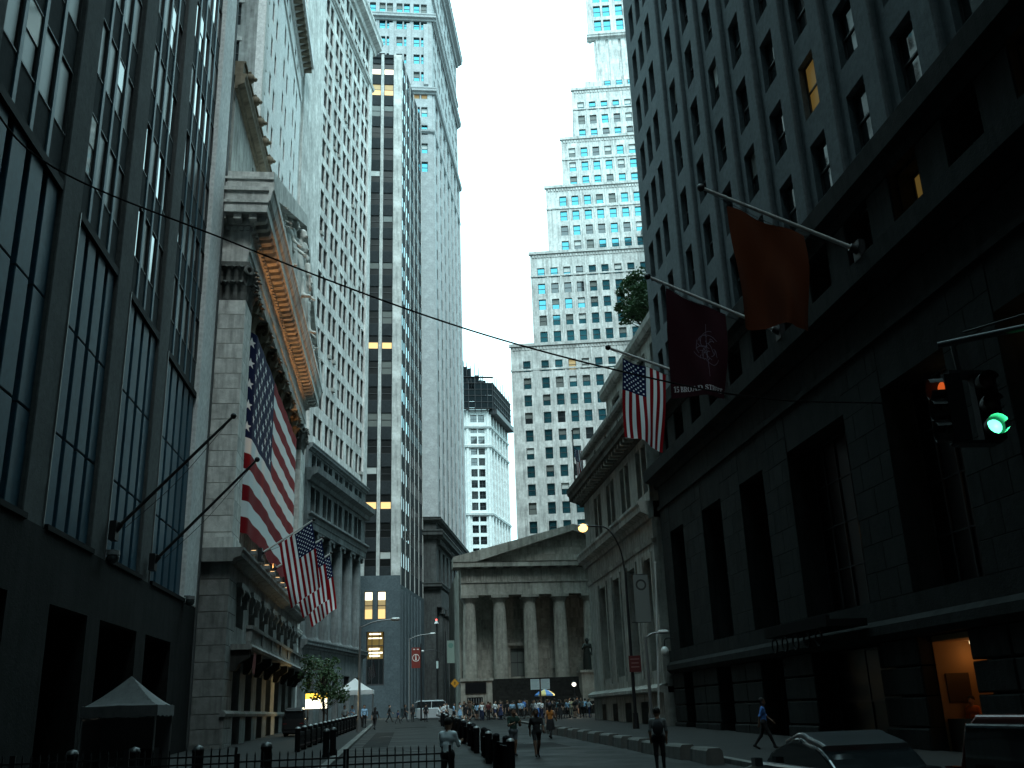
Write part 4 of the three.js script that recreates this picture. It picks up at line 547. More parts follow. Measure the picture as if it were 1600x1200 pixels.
// cloth hung from a slanting pole: a = outer top corner, b = inner top corner, drop in metres; the fly hangs down
function hangGeo(a, b, drop, swing, mode, folds, ph, level = 0) {
  const n = 30, k = 36, p = [], u = [], id = [], dx = b[0] - a[0], dy = b[1] - a[1], dz = b[2] - a[2];
  for (let j = 0; j <= k; j++) for (let i = 0; i <= n; i++) {
    const s = i / n, t = j / k, w = (0.06 + 0.28 * t) * Math.sin(s * folds + ph + t * 2.6) + 0.07 * Math.sin((s * 1.4 - t) * 7 + ph) + 0.08 * t * Math.sin(s * folds * 2.3 + ph * 2 + t * 3);
    const squeeze = 1 - 0.14 * t * t;
    p.push(a[0] + dx * (0.5 + (s - 0.5) * squeeze) + swing[0] * t, a[1] + dy * s - (drop + level * dy * s) * t - 0.05 * Math.sin(s * 9 + ph) * t, a[2] + dz * s + w + swing[1] * t);
    u.push(...(mode === 'fly' ? [t, 1 - s] : [s, 1 - t]));
  }
  for (let j = 0; j < k; j++) for (let i = 0; i < n; i++) { const q = j * (n + 1) + i; id.push(q, q + n + 1, q + 1, q + 1, q + n + 1, q + n + 2); }
  const g = new THREE.BufferGeometry(); g.setAttribute('position', new THREE.Float32BufferAttribute(p, 3)); g.setAttribute('uv', new THREE.Float32BufferAttribute(u, 2)); g.setIndex(id); g.computeVertexNormals(); return g;
}
function flagpole(name, label, base, tip, r, mat, group) { const t = thing(name, label, 'flagpole', [0, 0, 0], 0, group); new G().rod(base, tip, r, r * 0.75, 10).mesh('pole', mat, t); new G().ball(...tip, r * 1.7).mesh('finial', M.iron, t); new G().rod([base[0], base[1], base[2]], [base[0] + (tip[0] - base[0]) * 0.06, base[1] + (tip[1] - base[1]) * 0.06, base[2]], r * 2.2, r * 1.7, 10).box(base[0] - 0.12, base[0] + 0.12, base[1] - 0.35, base[1] + 0.35, base[2] - 0.25, base[2] + 0.25).mesh('bracket', M.iron, t); const c = [tip[0] + (base[0] - tip[0]) * 0.02, tip[1] - 0.12, tip[2]]; new G().tube([c, [(base[0] + tip[0]) / 2, (base[1] + tip[1]) / 2 - 0.35, tip[2]], [base[0] + (tip[0] - base[0]) * 0.1, base[1] + 0.12, base[2]]], 0.012, 5).mesh('halyard', M.iron, t); return t; }
const lerp3 = (a, b, q) => a.map((v, i) => v + (b[i] - v) * q);
{ // three poles over the pavement from the dark tower's podium
  const R = [['orange', [16.3, 16.9, -29.8], [10.69, 19.3, -29.8]], ['maroon', [16.3, 16.85, -37.5], [10.63, 19.39, -37.5]], ['striped', [16.3, 16.8, -45.1], [10.41, 18.99, -45.1]]];
  for (const [c, b, t] of R) flagpole('flagpole', `white slanting flagpole on the dark tower carrying the ${c} flag`, b, t, 0.085, M.pole, 'flagpoles over the podium');
  tag(put('orange_flag', hangGeo([11.55, 18.55, -29.8], [14.3, 17.45, -29.8], 4.75, [-0.12, 0.3], 'up', 8, 0.4, 1), orangeMat), 'dull orange flag hanging from the nearest slanting pole', 'flag');
  tag(put('address_flag', hangGeo([11.35, 18.8, -37.5], [13.95, 17.65, -37.5], 4.95, [-0.35, 0.3], 'up', 6, 1.4, 0.9), broadMat), 'dark maroon flag with the address lettered along its foot', 'flag');
  tag(put('national_flag', hangGeo([11.1, 18.4, -45.1], [13.3, 17.55, -45.1], 4.1, [-0.35, 0.3], 'fly', 7, 2.2), usMat), 'stars and stripes hanging beside the maroon flag, farthest of the podium flags', 'flag');
}
{ // two bare poles on the slab tower
  flagpole('bare_flagpole', 'bare dark flagpole slanting from the slab tower, nearer of two', [-10.5, 8.5, -37], [-6.54, 13.08, -37.5], 0.07, M.iron, 'bare flagpoles'); flagpole('bare_flagpole', 'bare dark flagpole slanting from the slab tower, nearest the exchange', [-10.5, 8.25, -43.1], [-6.43, 12.85, -43.5], 0.07, M.iron, 'bare flagpoles');
  for (const [y, z, l] of [[7.46, -36.65, 'nearer'], [7.4, -50.4, 'farther']]) { const t = thing('dome_camera', `small round dome camera under the blue fins, the ${l} of two`, 'camera', [-10.35, y, z]); new G().ball(0, 0, 0, 0.22, 1, 1, 14).mesh('dome', glassMat(0.05, 0.06, 0.06, 1.6, 0.1), t); new G().cyl(0, 0.1, 0, 0.24, 0.22, 0.16, 14).box(-0.3, 0, 0.22, 0.3, -0.05, 0.05).mesh('mount', M.steel, t); }
}
{ // three flags over the exchange's door
  const Z = [-60, -66.5, -73], N = ['nearest', 'middle', 'farthest'];
  Z.forEach((z, i) => { const base = [-8.4, 11.2, z], tip = [-5.3 + i * 0.1, 13.3, z - 0.2]; flagpole('exchange_flagpole', `pale flagpole slanting from the exchange, ${N[i]} of three`, base, tip, 0.06, M.pole, 'exchange flagpoles'); const a = lerp3(base, tip, 0.97), b = lerp3(base, tip, 0.35); a[1] -= 0.12; b[1] -= 0.12; tag(put('exchange_flag', hangGeo(a, b, 3.9, [0.75, 0.25], 'fly', 6, 0.7 + i * 1.3), usMat), `stars and stripes on a slanting pole before the exchange, ${N[i]} of three`, 'flag', 'flags before the exchange'); });
}
{ // the huge flag across the colonnade
  const n = 90, k = 24, p = [], u = [], id = [];
  for (let j = 0; j <= k; j++) for (let i = 0; i <= n; i++) { const s = i / n, t = j / k; p.push(-9.02 + 0.035 * Math.sin(s * 19 + 1 + t) * (0.3 + t) + 0.02 * Math.sin(s * 47 + t * 4) - (s < 0.05 ? (0.05 - s) * 16 : 0), 24.7 - 12.6 * t + 0.12 * Math.sin(s * 7) * t, -57.0 - 26.0 * s); u.push(s, 1 - t); }
  for (let j = 0; j < k; j++) for (let i = 0; i < n; i++) { const q = j * (n + 1) + i; id.push(q, q + n + 1, q + 1, q + 1, q + n + 1, q + n + 2); }
  const g = new THREE.BufferGeometry(); g.setAttribute('position', new THREE.Float32BufferAttribute(p, 3)); g.setAttribute('uv', new THREE.Float32BufferAttribute(u, 2)); g.setIndex(id); g.computeVertexNormals();
  tag(put('giant_flag', g, cloth(starsStripes, 0xffffff, 0.1)), 'enormous stars and stripes stretched across the columns of the exchange', 'flag');
}
{ // small flag on the bank's roof
  const t = thing('roof_flagpole', 'thin dark upright flagpole on the corner of the bank roof', 'flagpole', [15.9, 20.7, -86]); new G().cyl(0, 0, 0, 0.09, 0.05, 5.6, 8).mesh('pole', M.iron, t); new G().ball(0, 5.65, 0, 0.1).mesh('finial', M.iron, t);
  const g = hangGeo([0, 0, 0], [0.75, -0.25, 0.1], 2.9, [0.1, 0], 'fly', 9, 0.3); const f = put('roof_flag', g, usMat); f.position.set(15.98, 24.6, -86); tag(f, 'small limp stars and stripes on the bank roof pole', 'flag');
}
// floodlights along the ledge of the exchange
for (let i = 0; i < 12; i++) {
  const z = -57.5 - i * 2.9, t = thing('floodlight', i ? 'small floodlight on the ledge under the giant flag, one of a row' : 'small floodlight on the ledge under the giant flag, the nearest', 'floodlight', [-8.42, 10.66, z], 0, 'ledge floodlights');
  if (i) t.userData.label = 'small floodlight on the ledge below the giant flag, farther along the row';
  new G().box(-0.16, 0.16, 0.12, 0.34, -0.14, 0.14).box(-0.2, -0.17, 0, 0.3, -0.03, 0.03).box(0.17, 0.2, 0, 0.3, -0.03, 0.03).mesh('housing', M.steel, t); new G().box(-0.13, 0.13, 0.34, 0.36, -0.11, 0.11).mesh('lens', glow(1, 0.6, 0.25, 1.5), t);
  if (i < 10) { const l = new THREE.SpotLight(0xffae60, 130, 0, 0.18, 0.9, 2); l.position.set(-8.42, 11.05, z); l.target.position.set(-8.1, 31, z - 1.5); l.castShadow = true; scene.add(l, l.target); }
}
{ // sculpture group is built with the figures below; red hanging under the balcony
  const g = hangGeo([-8.1, 5.3, -57.2], [-8.1, 5.3, -58.2], 1.1, [0, 0], 'up', 5, 0.2); tag(put('red_banner', g, new THREE.MeshStandardMaterial({ color: col(0.16, 0.012, 0.015), roughness: 0.9, side: THREE.DoubleSide })), 'small dark red banner hanging under the exchange balcony', 'banner');
}
// overhead cable
tag(new G().tube([[-10.7, 17.3, -21.6], [-10.0, 16.62, -24.5], [-5.11, 15.38, -27], [1.78, 12.84, -27.4], [7.36, 11.35, -27.6], [12, 11.2, -29.4], [16.95, 11.61, -31.17]], 0.028, 6, 80).mesh('overhead_cable', M.black), 'dark cable strung across the street between the two nearest towers', 'cable');

// ---------------------------------------------------------------- street lamps and signs
const lampHead = (g, x, y, z, dir) => g.geo(new THREE.CapsuleGeometry(0.13, 0.42, 4, 10), M4(x + dir * 0.2, y, z, 0, 0, H90, 1, 1, 1.4));
function streetLamp(label, x, z, h, arm, rise, opt = {}) {
  const y0 = gY(z) + (opt.kerb ?? 0.14), t = thing('street_lamp', label, 'street lamp', [x, y0, z]); const s = Math.sign(arm);
  new G().cyl(0, 0, 0, 0.2, 0.16, 0.9, 10).cyl(0, 0.9, 0, 0.11, 0.075, h - 0.9, 10).mesh('pole', opt.mat || M.iron, t);
  const end = [arm, h + rise, 0], pts = opt.curve ? [[0, h - 0.1, 0], [arm * 0.12, h + rise * 0.55, 0], [arm * 0.45, h + rise * 0.95, 0], end] : [[0, h - 0.1, 0], [arm * 0.4, h + rise * 0.6, 0], end];
  new G().tube(pts, 0.05, 7).mesh('arm', opt.mat || M.iron, t);
  lampHead(new G(), end[0], end[1], 0, s).mesh('lamp_head', opt.head || M.pole, t);
  if (opt.lit) { new G().ball(end[0] + s * 0.22, end[1] - 0.12, 0, 0.3, 0.85, 1, 14).mesh('bulb', glow(1, 0.52, 0.13, 2.4), t); const l = new THREE.PointLight(0xff8a30, 600, 0, 2); l.position.set(x + end[0] + s * 0.22, y0 + end[1] - 0.1, z); l.castShadow = true; scene.add(l); }
  return t;
}
streetLamp('tall curved street lamp glowing orange beside the corner bank', 13.95, -60, 9.2, -2.3, 2.95, { curve: true, lit: true, kerb: 0.14 });
streetLamp('grey street lamp arching over the carriageway near the white tent', -2.95, -75, 7.4, 2.4, 0.45, { mat: M.steel, kerb: 0.14 });
streetLamp('slim street lamp before the striped tower, arm over the crossing', 1.1, -121, 9.2, 2.6, 0.5, { mat: M.steel, kerb: 0 });
streetLamp('low street lamp before the dark tower, its arm toward the wall', 14.55, -58.5, 5.2, 0.9, 0.25, { mat: M.steel });
{ const t = thing('white_pole', 'thin pale leaning pole on the pavement beside the corner bank', 'pole', [15.1, gY(-59) + 0.14, -59]); new G().rod([0, 0, 0], [0.55, 9.6, 0], 0.07, 0.05).mesh('shaft', M.pole, t); new G().ball(0.55, 9.65, 0, 0.08).mesh('cap', M.pole, t); }
const textPanel = (w, h, bg, draw, px = 200) => new THREE.MeshStandardMaterial({ map: canvasTex(Math.round(w * px), Math.round(h * px), (x, W, H) => { x.fillStyle = bg; x.fillRect(0, 0, W, H); draw(x, W, H); }), roughness: 0.7 });
function panelMesh(w, h, d, mat, back, parent, x, y, z, name = 'panel') { const p = put(name, new THREE.BoxGeometry(w, h, d), [back, back, back, back, mat, back], parent); p.position.set(x, y, z); return p; }
{ const t = thing('lamp_banner', 'grey banner with a dark ring hung on the tall lit lamp', 'banner', [14.15, gY(-60) + 0.14, -60]); panelMesh(0.95, 2.9, 0.03, textPanel(0.95, 2.9, '#6f7370', (x, w, h) => { x.strokeStyle = '#2b2c2c'; x.lineWidth = 22; x.beginPath(); x.arc(w / 2, h * 0.22, w * 0.3, 0, 7); x.stroke(); x.fillStyle = '#6d726e'; for (let i = 0; i < 3; i++) x.fillRect(w * 0.3, h * (0.5 + i * 0.09), w * 0.4, 8); }), plain(0.2, 0.2, 0.2), t, 0.72, 7.6, 0.06, 'cloth_panel'); new G().rod([0, 9.05, 0.06], [1.2, 9.05, 0.06], 0.025).rod([0, 6.14, 0.06], [1.2, 6.14, 0.06], 0.025).mesh('bracket', M.iron, t); }
{ const t = thing('red_street_sign', 'small dark red sign on the tall lit lamp post', 'sign', [13.95, gY(-60) + 0.14, -60]); panelMesh(0.75, 0.95, 0.03, textPanel(0.75, 0.95, '#561414', (x, w, h) => { x.fillStyle = '#84605c'; x.fillRect(w * 0.12, h * 0.18, w * 0.76, 12); x.fillRect(w * 0.2, h * 0.42, w * 0.6, 12); x.fillRect(w * 0.16, h * 0.66, w * 0.68, 12); }), M.steel, t, 0.15, 3.7, 0.22); new G().box(-0.05, 0.35, 3.3, 3.36, 0.1, 0.2).mesh('clamp', M.iron, t); }
{ const t = thing('wall_globe', 'pale globe lamp on a bracket at the corner of the dark tower', 'lamp', [16.3, 4.9, -60.9]); new G().ball(0, 0, 0, 0.26, 1.2, 1, 14).mesh('globe', plain(0.6, 0.62, 0.6, 0.35), t); new G().tube([[0, 0.3, 0], [0.1, 0.75, 0], [0.65, 0.8, 0]], 0.035).mesh('bracket', M.iron, t); }
{ const t = thing('information_banner', 'red banner with a white letter i in a ring, on a pole across the crossing', 'banner', [2.25, gY(-110), -110]); new G().cyl(0, 0, 0, 0.1, 0.07, 8, 8).mesh('pole', M.iron, t);
  panelMesh(0.95, 2.15, 0.04, textPanel(0.95, 2.15, '#7a2a22', (x, w, h) => { x.strokeStyle = '#e8e2dc'; x.lineWidth = 14; x.beginPath(); x.arc(w / 2, h * 0.5, w * 0.38, 0, 7); x.stroke(); x.fillStyle = '#e8e2dc'; x.font = 'bold 150px serif'; x.textAlign = 'center'; x.fillText('i', w / 2, h * 0.62); x.fillRect(w * 0.18, h * 0.06, w * 0.22, 22); x.fillRect(w * 0.62, h * 0.06, w * 0.2, 22); }), M.iron, t, -0.55, 6.5, 0.1, 'cloth_panel'); new G().rod([0, 7.6, 0.1], [-1.1, 7.6, 0.1], 0.03).mesh('bracket', M.iron, t); }
{ const t = thing('diamond_sign', 'yellow diamond warning sign on a post left of the temple hall', 'sign', [6.0, gY(-112), -112]); new G().cyl(0, 0, 0, 0.05, 0.05, 4.1, 8).mesh('post', M.iron, t); const p = panelMesh(0.75, 0.75, 0.02, textPanel(0.75, 0.75, '#c98a1c', (x, w, h) => { x.strokeStyle = '#1c1508'; x.lineWidth = 6; x.strokeRect(6, 6, w - 12, h - 12); x.translate(w / 2, h / 2); x.rotate(Math.PI / 4); x.fillStyle = '#1c1508'; x.beginPath(); x.moveTo(-8, 30); x.lineTo(-8, -6); x.lineTo(-24, -6); x.lineTo(0, -36); x.lineTo(24, -6); x.lineTo(8, -6); x.lineTo(8, 30); x.fill(); }), M.steel, t, 0, 3.75, 0.07); p.rotation.z = Math.PI / 4; }
{ const t = thing('street_banner', 'white and green banner on a post before the giant tower base', 'banner', [5.2, gY(-116), -116]); new G().cyl(0, 0, 0, 0.1, 0.07, 9.6, 8).mesh('post', M.iron, t); panelMesh(0.85, 2.5, 0.04, textPanel(0.85, 2.5, '#7f8f86', (x, w, h) => { x.fillStyle = '#5a7f74'; x.beginPath(); x.arc(w / 2, h * 0.22, w * 0.35, 0, 7); x.fill(); }), M.steel, t, 0.6, 7.3, 0.05, 'cloth_panel'); new G().tube([[0, 6.9, 0], [-1.3, 7.5, 0], [-2.6, 7.45, 0]], 0.05).mesh('arm', M.iron, t); lampHead(new G(), -2.6, 7.45, 0, -1).mesh('lamp_head', M.pole, t); new G().box(-1.2, -0.75, 5.4, 6.6, -0.15, 0.15).mesh('walk_signal', M.iron, t); new G().box(-1.1, -0.85, 5.5, 6.3, 0.15, 0.17).mesh('signal_face', plain(0.5, 0.62, 0.6), t); }
{ const t = thing('red_beacon_lamp', 'small white lamp with red top fixed to the giant tower base', 'lamp', [4.35, 12.1, -121]); new G().cyl(0, 0, 0, 0.28, 0.1, 0.35, 10).mesh('shade', plain(0.7, 0.7, 0.7, 0.5), t); new G().ball(0, 0.45, 0, 0.12).mesh('beacon', glow(1, 0.1, 0.08, 1.5), t); new G().cyl(0, -11, 0, 0.09, 0.07, 11, 8).mesh('post', M.iron, t); }
{ const t = thing('twin_notice_panels', 'two pale notice panels side by side on a brown post before the steps', 'sign', [13.95, gY(-101), -101]); new G().cyl(0, 0, 0, 0.11, 0.1, 3.6, 8).mesh('post', plain(0.06, 0.03, 0.02), t); for (const x of [-0.52, 0.52]) panelMesh(0.9, 1.0, 0.05, textPanel(0.9, 1, '#b9c6c8', (c, w, h) => { c.fillStyle = '#8fa0a6'; for (let i = 0; i < 7; i++) c.fillRect(14, 20 + i * 24, w - 28 - 20 * (i % 3), 6); }), M.steel, t, x, 3.25, 0.14, 'notice_panel'); }
{ const t = thing('globe_street_lamp', 'short lamp with a glowing white globe beside the steps', 'street lamp', [17.75, gY(-103), -103]); new G().cyl(0, 0, 0, 0.09, 0.05, 3, 8).mesh('post', M.iron, t); new G().ball(0, 3.15, 0, 0.22, 0.9, 1, 12).mesh('globe', glow(1, 0.95, 0.82, 1.6), t); const l = new THREE.PointLight(0xfff0d8, 8, 0, 2); l.position.set(17.75, gY(-103) + 3.15, -103); l.castShadow = true; scene.add(l); new G().cyl(0, 3.3, 0, 0.24, 0.03, 0.2, 10).mesh('cap', M.iron, t); }
// ---------------------------------------------------------------- traffic signal on its mast arm
{
  const t = thing('traffic_signal', 'pair of hanging traffic signal heads on a mast arm, green light on', 'traffic light', [9.1, 0, -14]);
  new G().cyl(6.2, -0.6, 6.2, 0.14, 0.1, 8.4, 10).mesh('post', M.steel, t);
  new G().rod([-0.35, 7.15, 0], [6.2, 6.9, 6.2], 0.055, 0.09).mesh('mast_arm', plain(0.05, 0.052, 0.055, 0.5, 0.4), t); new G().tube([[0, 7.3, 0.2], [2.5, 7.5, 2.6], [6.2, 7.7, 6.2]], 0.018).mesh('stay_cable', M.iron, t);
  const face = (x, z, turn, on) => {
    const hd = put('signal_head', new G().box(-0.17, 0.17, -0.55, 0.55, -0.16, 0.1).done(), M.black, t); hd.position.set(x, 6.05, z); hd.rotation.y = turn;
    ['red', 'amber', 'green'].forEach((c, i) => { const y = 0.36 - i * 0.36, lit = c === on; const L = put('lens', new G().geo(new THREE.SphereGeometry(0.14, 16, 8, 0, Math.PI * 2, 0, 1.1), M4(0, y, 0.03, H90, 0, 0)).done(), lit ? (c === 'green' ? glow(0.12, 1, 0.5, 1.7) : glow(1, 0.16, 0.03, 0.25)) : plain(c === 'green' ? 0.01 : 0.05, c === 'red' ? 0.008 : 0.03, 0.012, 0.35), hd);
      put('visor', new G().geo(new THREE.CylinderGeometry(0.165, 0.165, 0.24, 16, 1, true, Math.PI * 0.62 - 0.0, Math.PI * 1.76), M4(0, y, 0.2, H90, 0, 0)).done(), new THREE.MeshStandardMaterial({ color: col(0.015, 0.015, 0.015), roughness: 0.6, side: THREE.DoubleSide }), hd); });
  };
  face(0.22, 0.12, -0.25, 'green'); face(-0.3, 0, -H90 - 0.25, 'red');
  new G().rod([-0.1, 6.6, 0.05], [-0.1, 7.2, 0.0], 0.04).box(-0.35, 0.3, 6.58, 6.66, -0.1, 0.16).box(-0.35, 0.3, 5.44, 5.5, -0.1, 0.16).mesh('hanger', M.iron, t);
  const l = new THREE.PointLight(0x40ffa0, 1.2, 0, 2); l.position.set(9.3, 5.69, -13.6); scene.add(l);
}
// ---------------------------------------------------------------- tents
function tent(label, x, z, w, eave, peak, mat, kerb = 0.14) {
  const y0 = gY(z) + kerb, t = thing('canopy_tent', label, 'tent', [x, y0, z]), h = w / 2, n = 8, g = new G(), P = (u, v, lay) => { const r = Math.max(Math.abs(u), Math.abs(v)), k = Math.pow(1 - r, 1.25); return [u * h, eave + (peak - eave) * k - 0.06 * (1 - Math.abs(Math.abs(u) - Math.abs(v))) * r, v * h]; };
  for (let i = 0; i < n * 2; i++) for (let j = 0; j < n * 2; j++) { const a = -1 + i / n, b = -1 + (i + 1) / n, c = -1 + j / n, d = -1 + (j + 1) / n; g.quad(P(a, d), P(b, d), P(b, c), P(a, c)); }
  g.mesh('canopy', mat, t);
  const v = new G(); for (let s = 0; s < 4; s++) { const q = (u, y) => { const p = [u * h, y, h]; return s === 0 ? p : s === 1 ? [p[2], y, -p[0]] : s === 2 ? [-p[0], y, -p[2]] : [-p[2], y, p[0]]; }; for (let i = 0; i < 12; i++) { const a = -1 + i / 6, b = -1 + (i + 1) / 6, da = 0.03 * Math.sin(i * 2.1), db = 0.03 * Math.sin((i + 1) * 2.1); v.quad(q(a, eave - 0.34 + da), q(b, eave - 0.34 + db), q(b, eave - 0.02), q(a, eave - 0.02)); } }
  v.mesh('valance', mat, t);
  for (const [a, b] of [[-1, -1], [1, -1], [-1, 1], [1, 1]]) new G().cyl(a * (h - 0.06), 0, b * (h - 0.06), 0.03, 0.03, eave, 8).mesh('leg', M.steel, t);
  return t;
}
const canvasG = new THREE.MeshPhysicalMaterial({ color: col(0.14, 0.137, 0.137), map: stoneMapB, roughness: 0.95, transmission: 0.2, thickness: 0, side: THREE.DoubleSide }), canvasW = new THREE.MeshPhysicalMaterial({ color: col(0.85, 0.85, 0.85), roughness: 0.95, transmission: 0.35, thickness: 0, side: THREE.DoubleSide });
{ const t = tent('grey peaked canopy tent before the slab tower, security booth under it', -8.55, -33.6, 2.3, 2.2, 3.1, canvasG); const c = new THREE.MeshPhysicalMaterial({ color: col(0.14, 0.14, 0.14), roughness: 0.3, transmission: 0.3, thickness: 0, side: THREE.DoubleSide }); new G().box(-1.08, 1.08, 0.05, 1.84, -1.06, -1.04).mesh('rear_curtain', c, t); new G().box(-1.08, -1.06, 0.05, 1.84, -1.04, 1.06).mesh('side_curtain', c, t); new G().box(0.2, 0.9, 0, 0.9, -0.6, 0.2).mesh('booth_desk', M.black, t); }
tent('white peaked canopy tent on the pavement before the column screen', -3.75, -86, 3.1, 2.95, 3.95, canvasW);
// ---------------------------------------------------------------- trees
const leafM = new THREE.MeshPhysicalMaterial({ color: col(0.06, 0.115, 0.045), roughness: 0.8, transmission: 0.25, thickness: 0, side: THREE.DoubleSide });
function leaves(n, at, size, mat, parent) {
  const g = new G(); for (let i = 0; i < n; i++) { const c = at(i), s = size * rr(0.6, 1.3), m = M4(c[0], c[1], c[2], rr(-1.2, 1.2), rr(0, 6.3), rr(-1, 1), s), q = [[0, 0, -0.5], [0.28, 0.06, 0], [0, 0, 0.5], [-0.28, 0.06, 0]].map((v) => V(...v).applyMatrix4(m).toArray()); g.tri(q[0], q[1], q[2]); g.tri(q[0], q[2], q[3]); }
  return g.mesh('crown', mat, parent);
}
function tree(name, label, [x, y, z], h, crownR, clumps, per, size, trunkR) {
  const t = thing(name, label, 'tree', [x, y, z]), tr = new G(), cs = [];
  tr.tube([[0, 0, 0], [0.05, h * 0.3, 0.03], [-0.06, h * 0.6, 0], [0.02, h * 0.9, 0.02]], trunkR, 7, 12);
  for (let i = 0; i < clumps; i++) { const a = rr(0, 6.28), f = rr(0.38, 1), rad = crownR * Math.sqrt(rnd()) * (1.1 - 0.6 * Math.abs(f - 0.6)), c = [Math.cos(a) * rad, h * f, Math.sin(a) * rad]; cs.push([c, rr(0.28, 0.6) * crownR * 0.62]); tr.rod([0, h * f * 0.62, 0], c, trunkR * 0.35, trunkR * 0.12, 5); }
  tr.mesh('trunk', plain(0.045, 0.035, 0.028, 0.95), t);
  leaves(clumps * per, (i) => { const [c, r] = cs[i % clumps]; const u = rr(-1, 1), a = rr(0, 6.28), q = r * Math.cbrt(rnd()), w = Math.sqrt(1 - u * u); return [c[0] + q * w * Math.cos(a), c[1] + q * u * 0.8, c[2] + q * w * Math.sin(a)]; }, size, leafM, t);
  return t;
}
tree('street_tree', 'sparse young street tree before the exchange, lit sign behind its leaves', [-5.3, gY(-72) + 0.14, -72], 5.1, 1.6, 40, 40, 0.24, 0.07);
tree('street_tree', 'small street tree farther along, close beside the white tent', [-5.6, gY(-80) + 0.14, -80], 4.6, 1.2, 20, 34, 0.24, 0.06);
tree('roof_tree', 'leafy green tree growing on the roof of the corner bank', [19.7, 29.05, -71.5], 6.0, 2.3, 60, 90, 0.3, 0.14);
tree('roof_tree', 'low green shrub tree on the bank roof close to the dark tower', [19.8, 29.05, -67], 4.0, 2.0, 40, 80, 0.3, 0.1);
// glowing sign cart under the tree
{ const y = gY(-76) + 0.14, t = thing('lit_sign', 'small glowing yellow and white sign standing behind the young tree', 'sign', [-6.1, y, -76]); panelMesh(1.55, 1.05, 0.12, new THREE.MeshStandardMaterial({ color: 0x222222, emissive: 0xffffff, emissiveIntensity: 1.6, emissiveMap: canvasTex(310, 210, (x, w, h) => { x.fillStyle = '#fff6d0'; x.fillRect(0, 0, w, h); x.fillStyle = '#ffc93a'; x.fillRect(0, 0, w, h * 0.36); x.fillStyle = '#7a6420'; x.fillRect(w * 0.16, h * 0.62, w * 0.2, 8); x.fillRect(w * 0.2, h * 0.52, w * 0.06, 8); }) }), M.black, t, 0, 2.2, 0, 'lit_face'); new G().cyl(-0.6, 0, 0, 0.04, 0.04, 1.7, 8).cyl(0.6, 0, 0, 0.04, 0.04, 1.7, 8).mesh('legs_frame', M.iron, t); const l = new THREE.PointLight(0xffe0a0, 6, 0, 2); l.position.set(-6.1, y + 2.2, -75.7); l.castShadow = true; scene.add(l); }
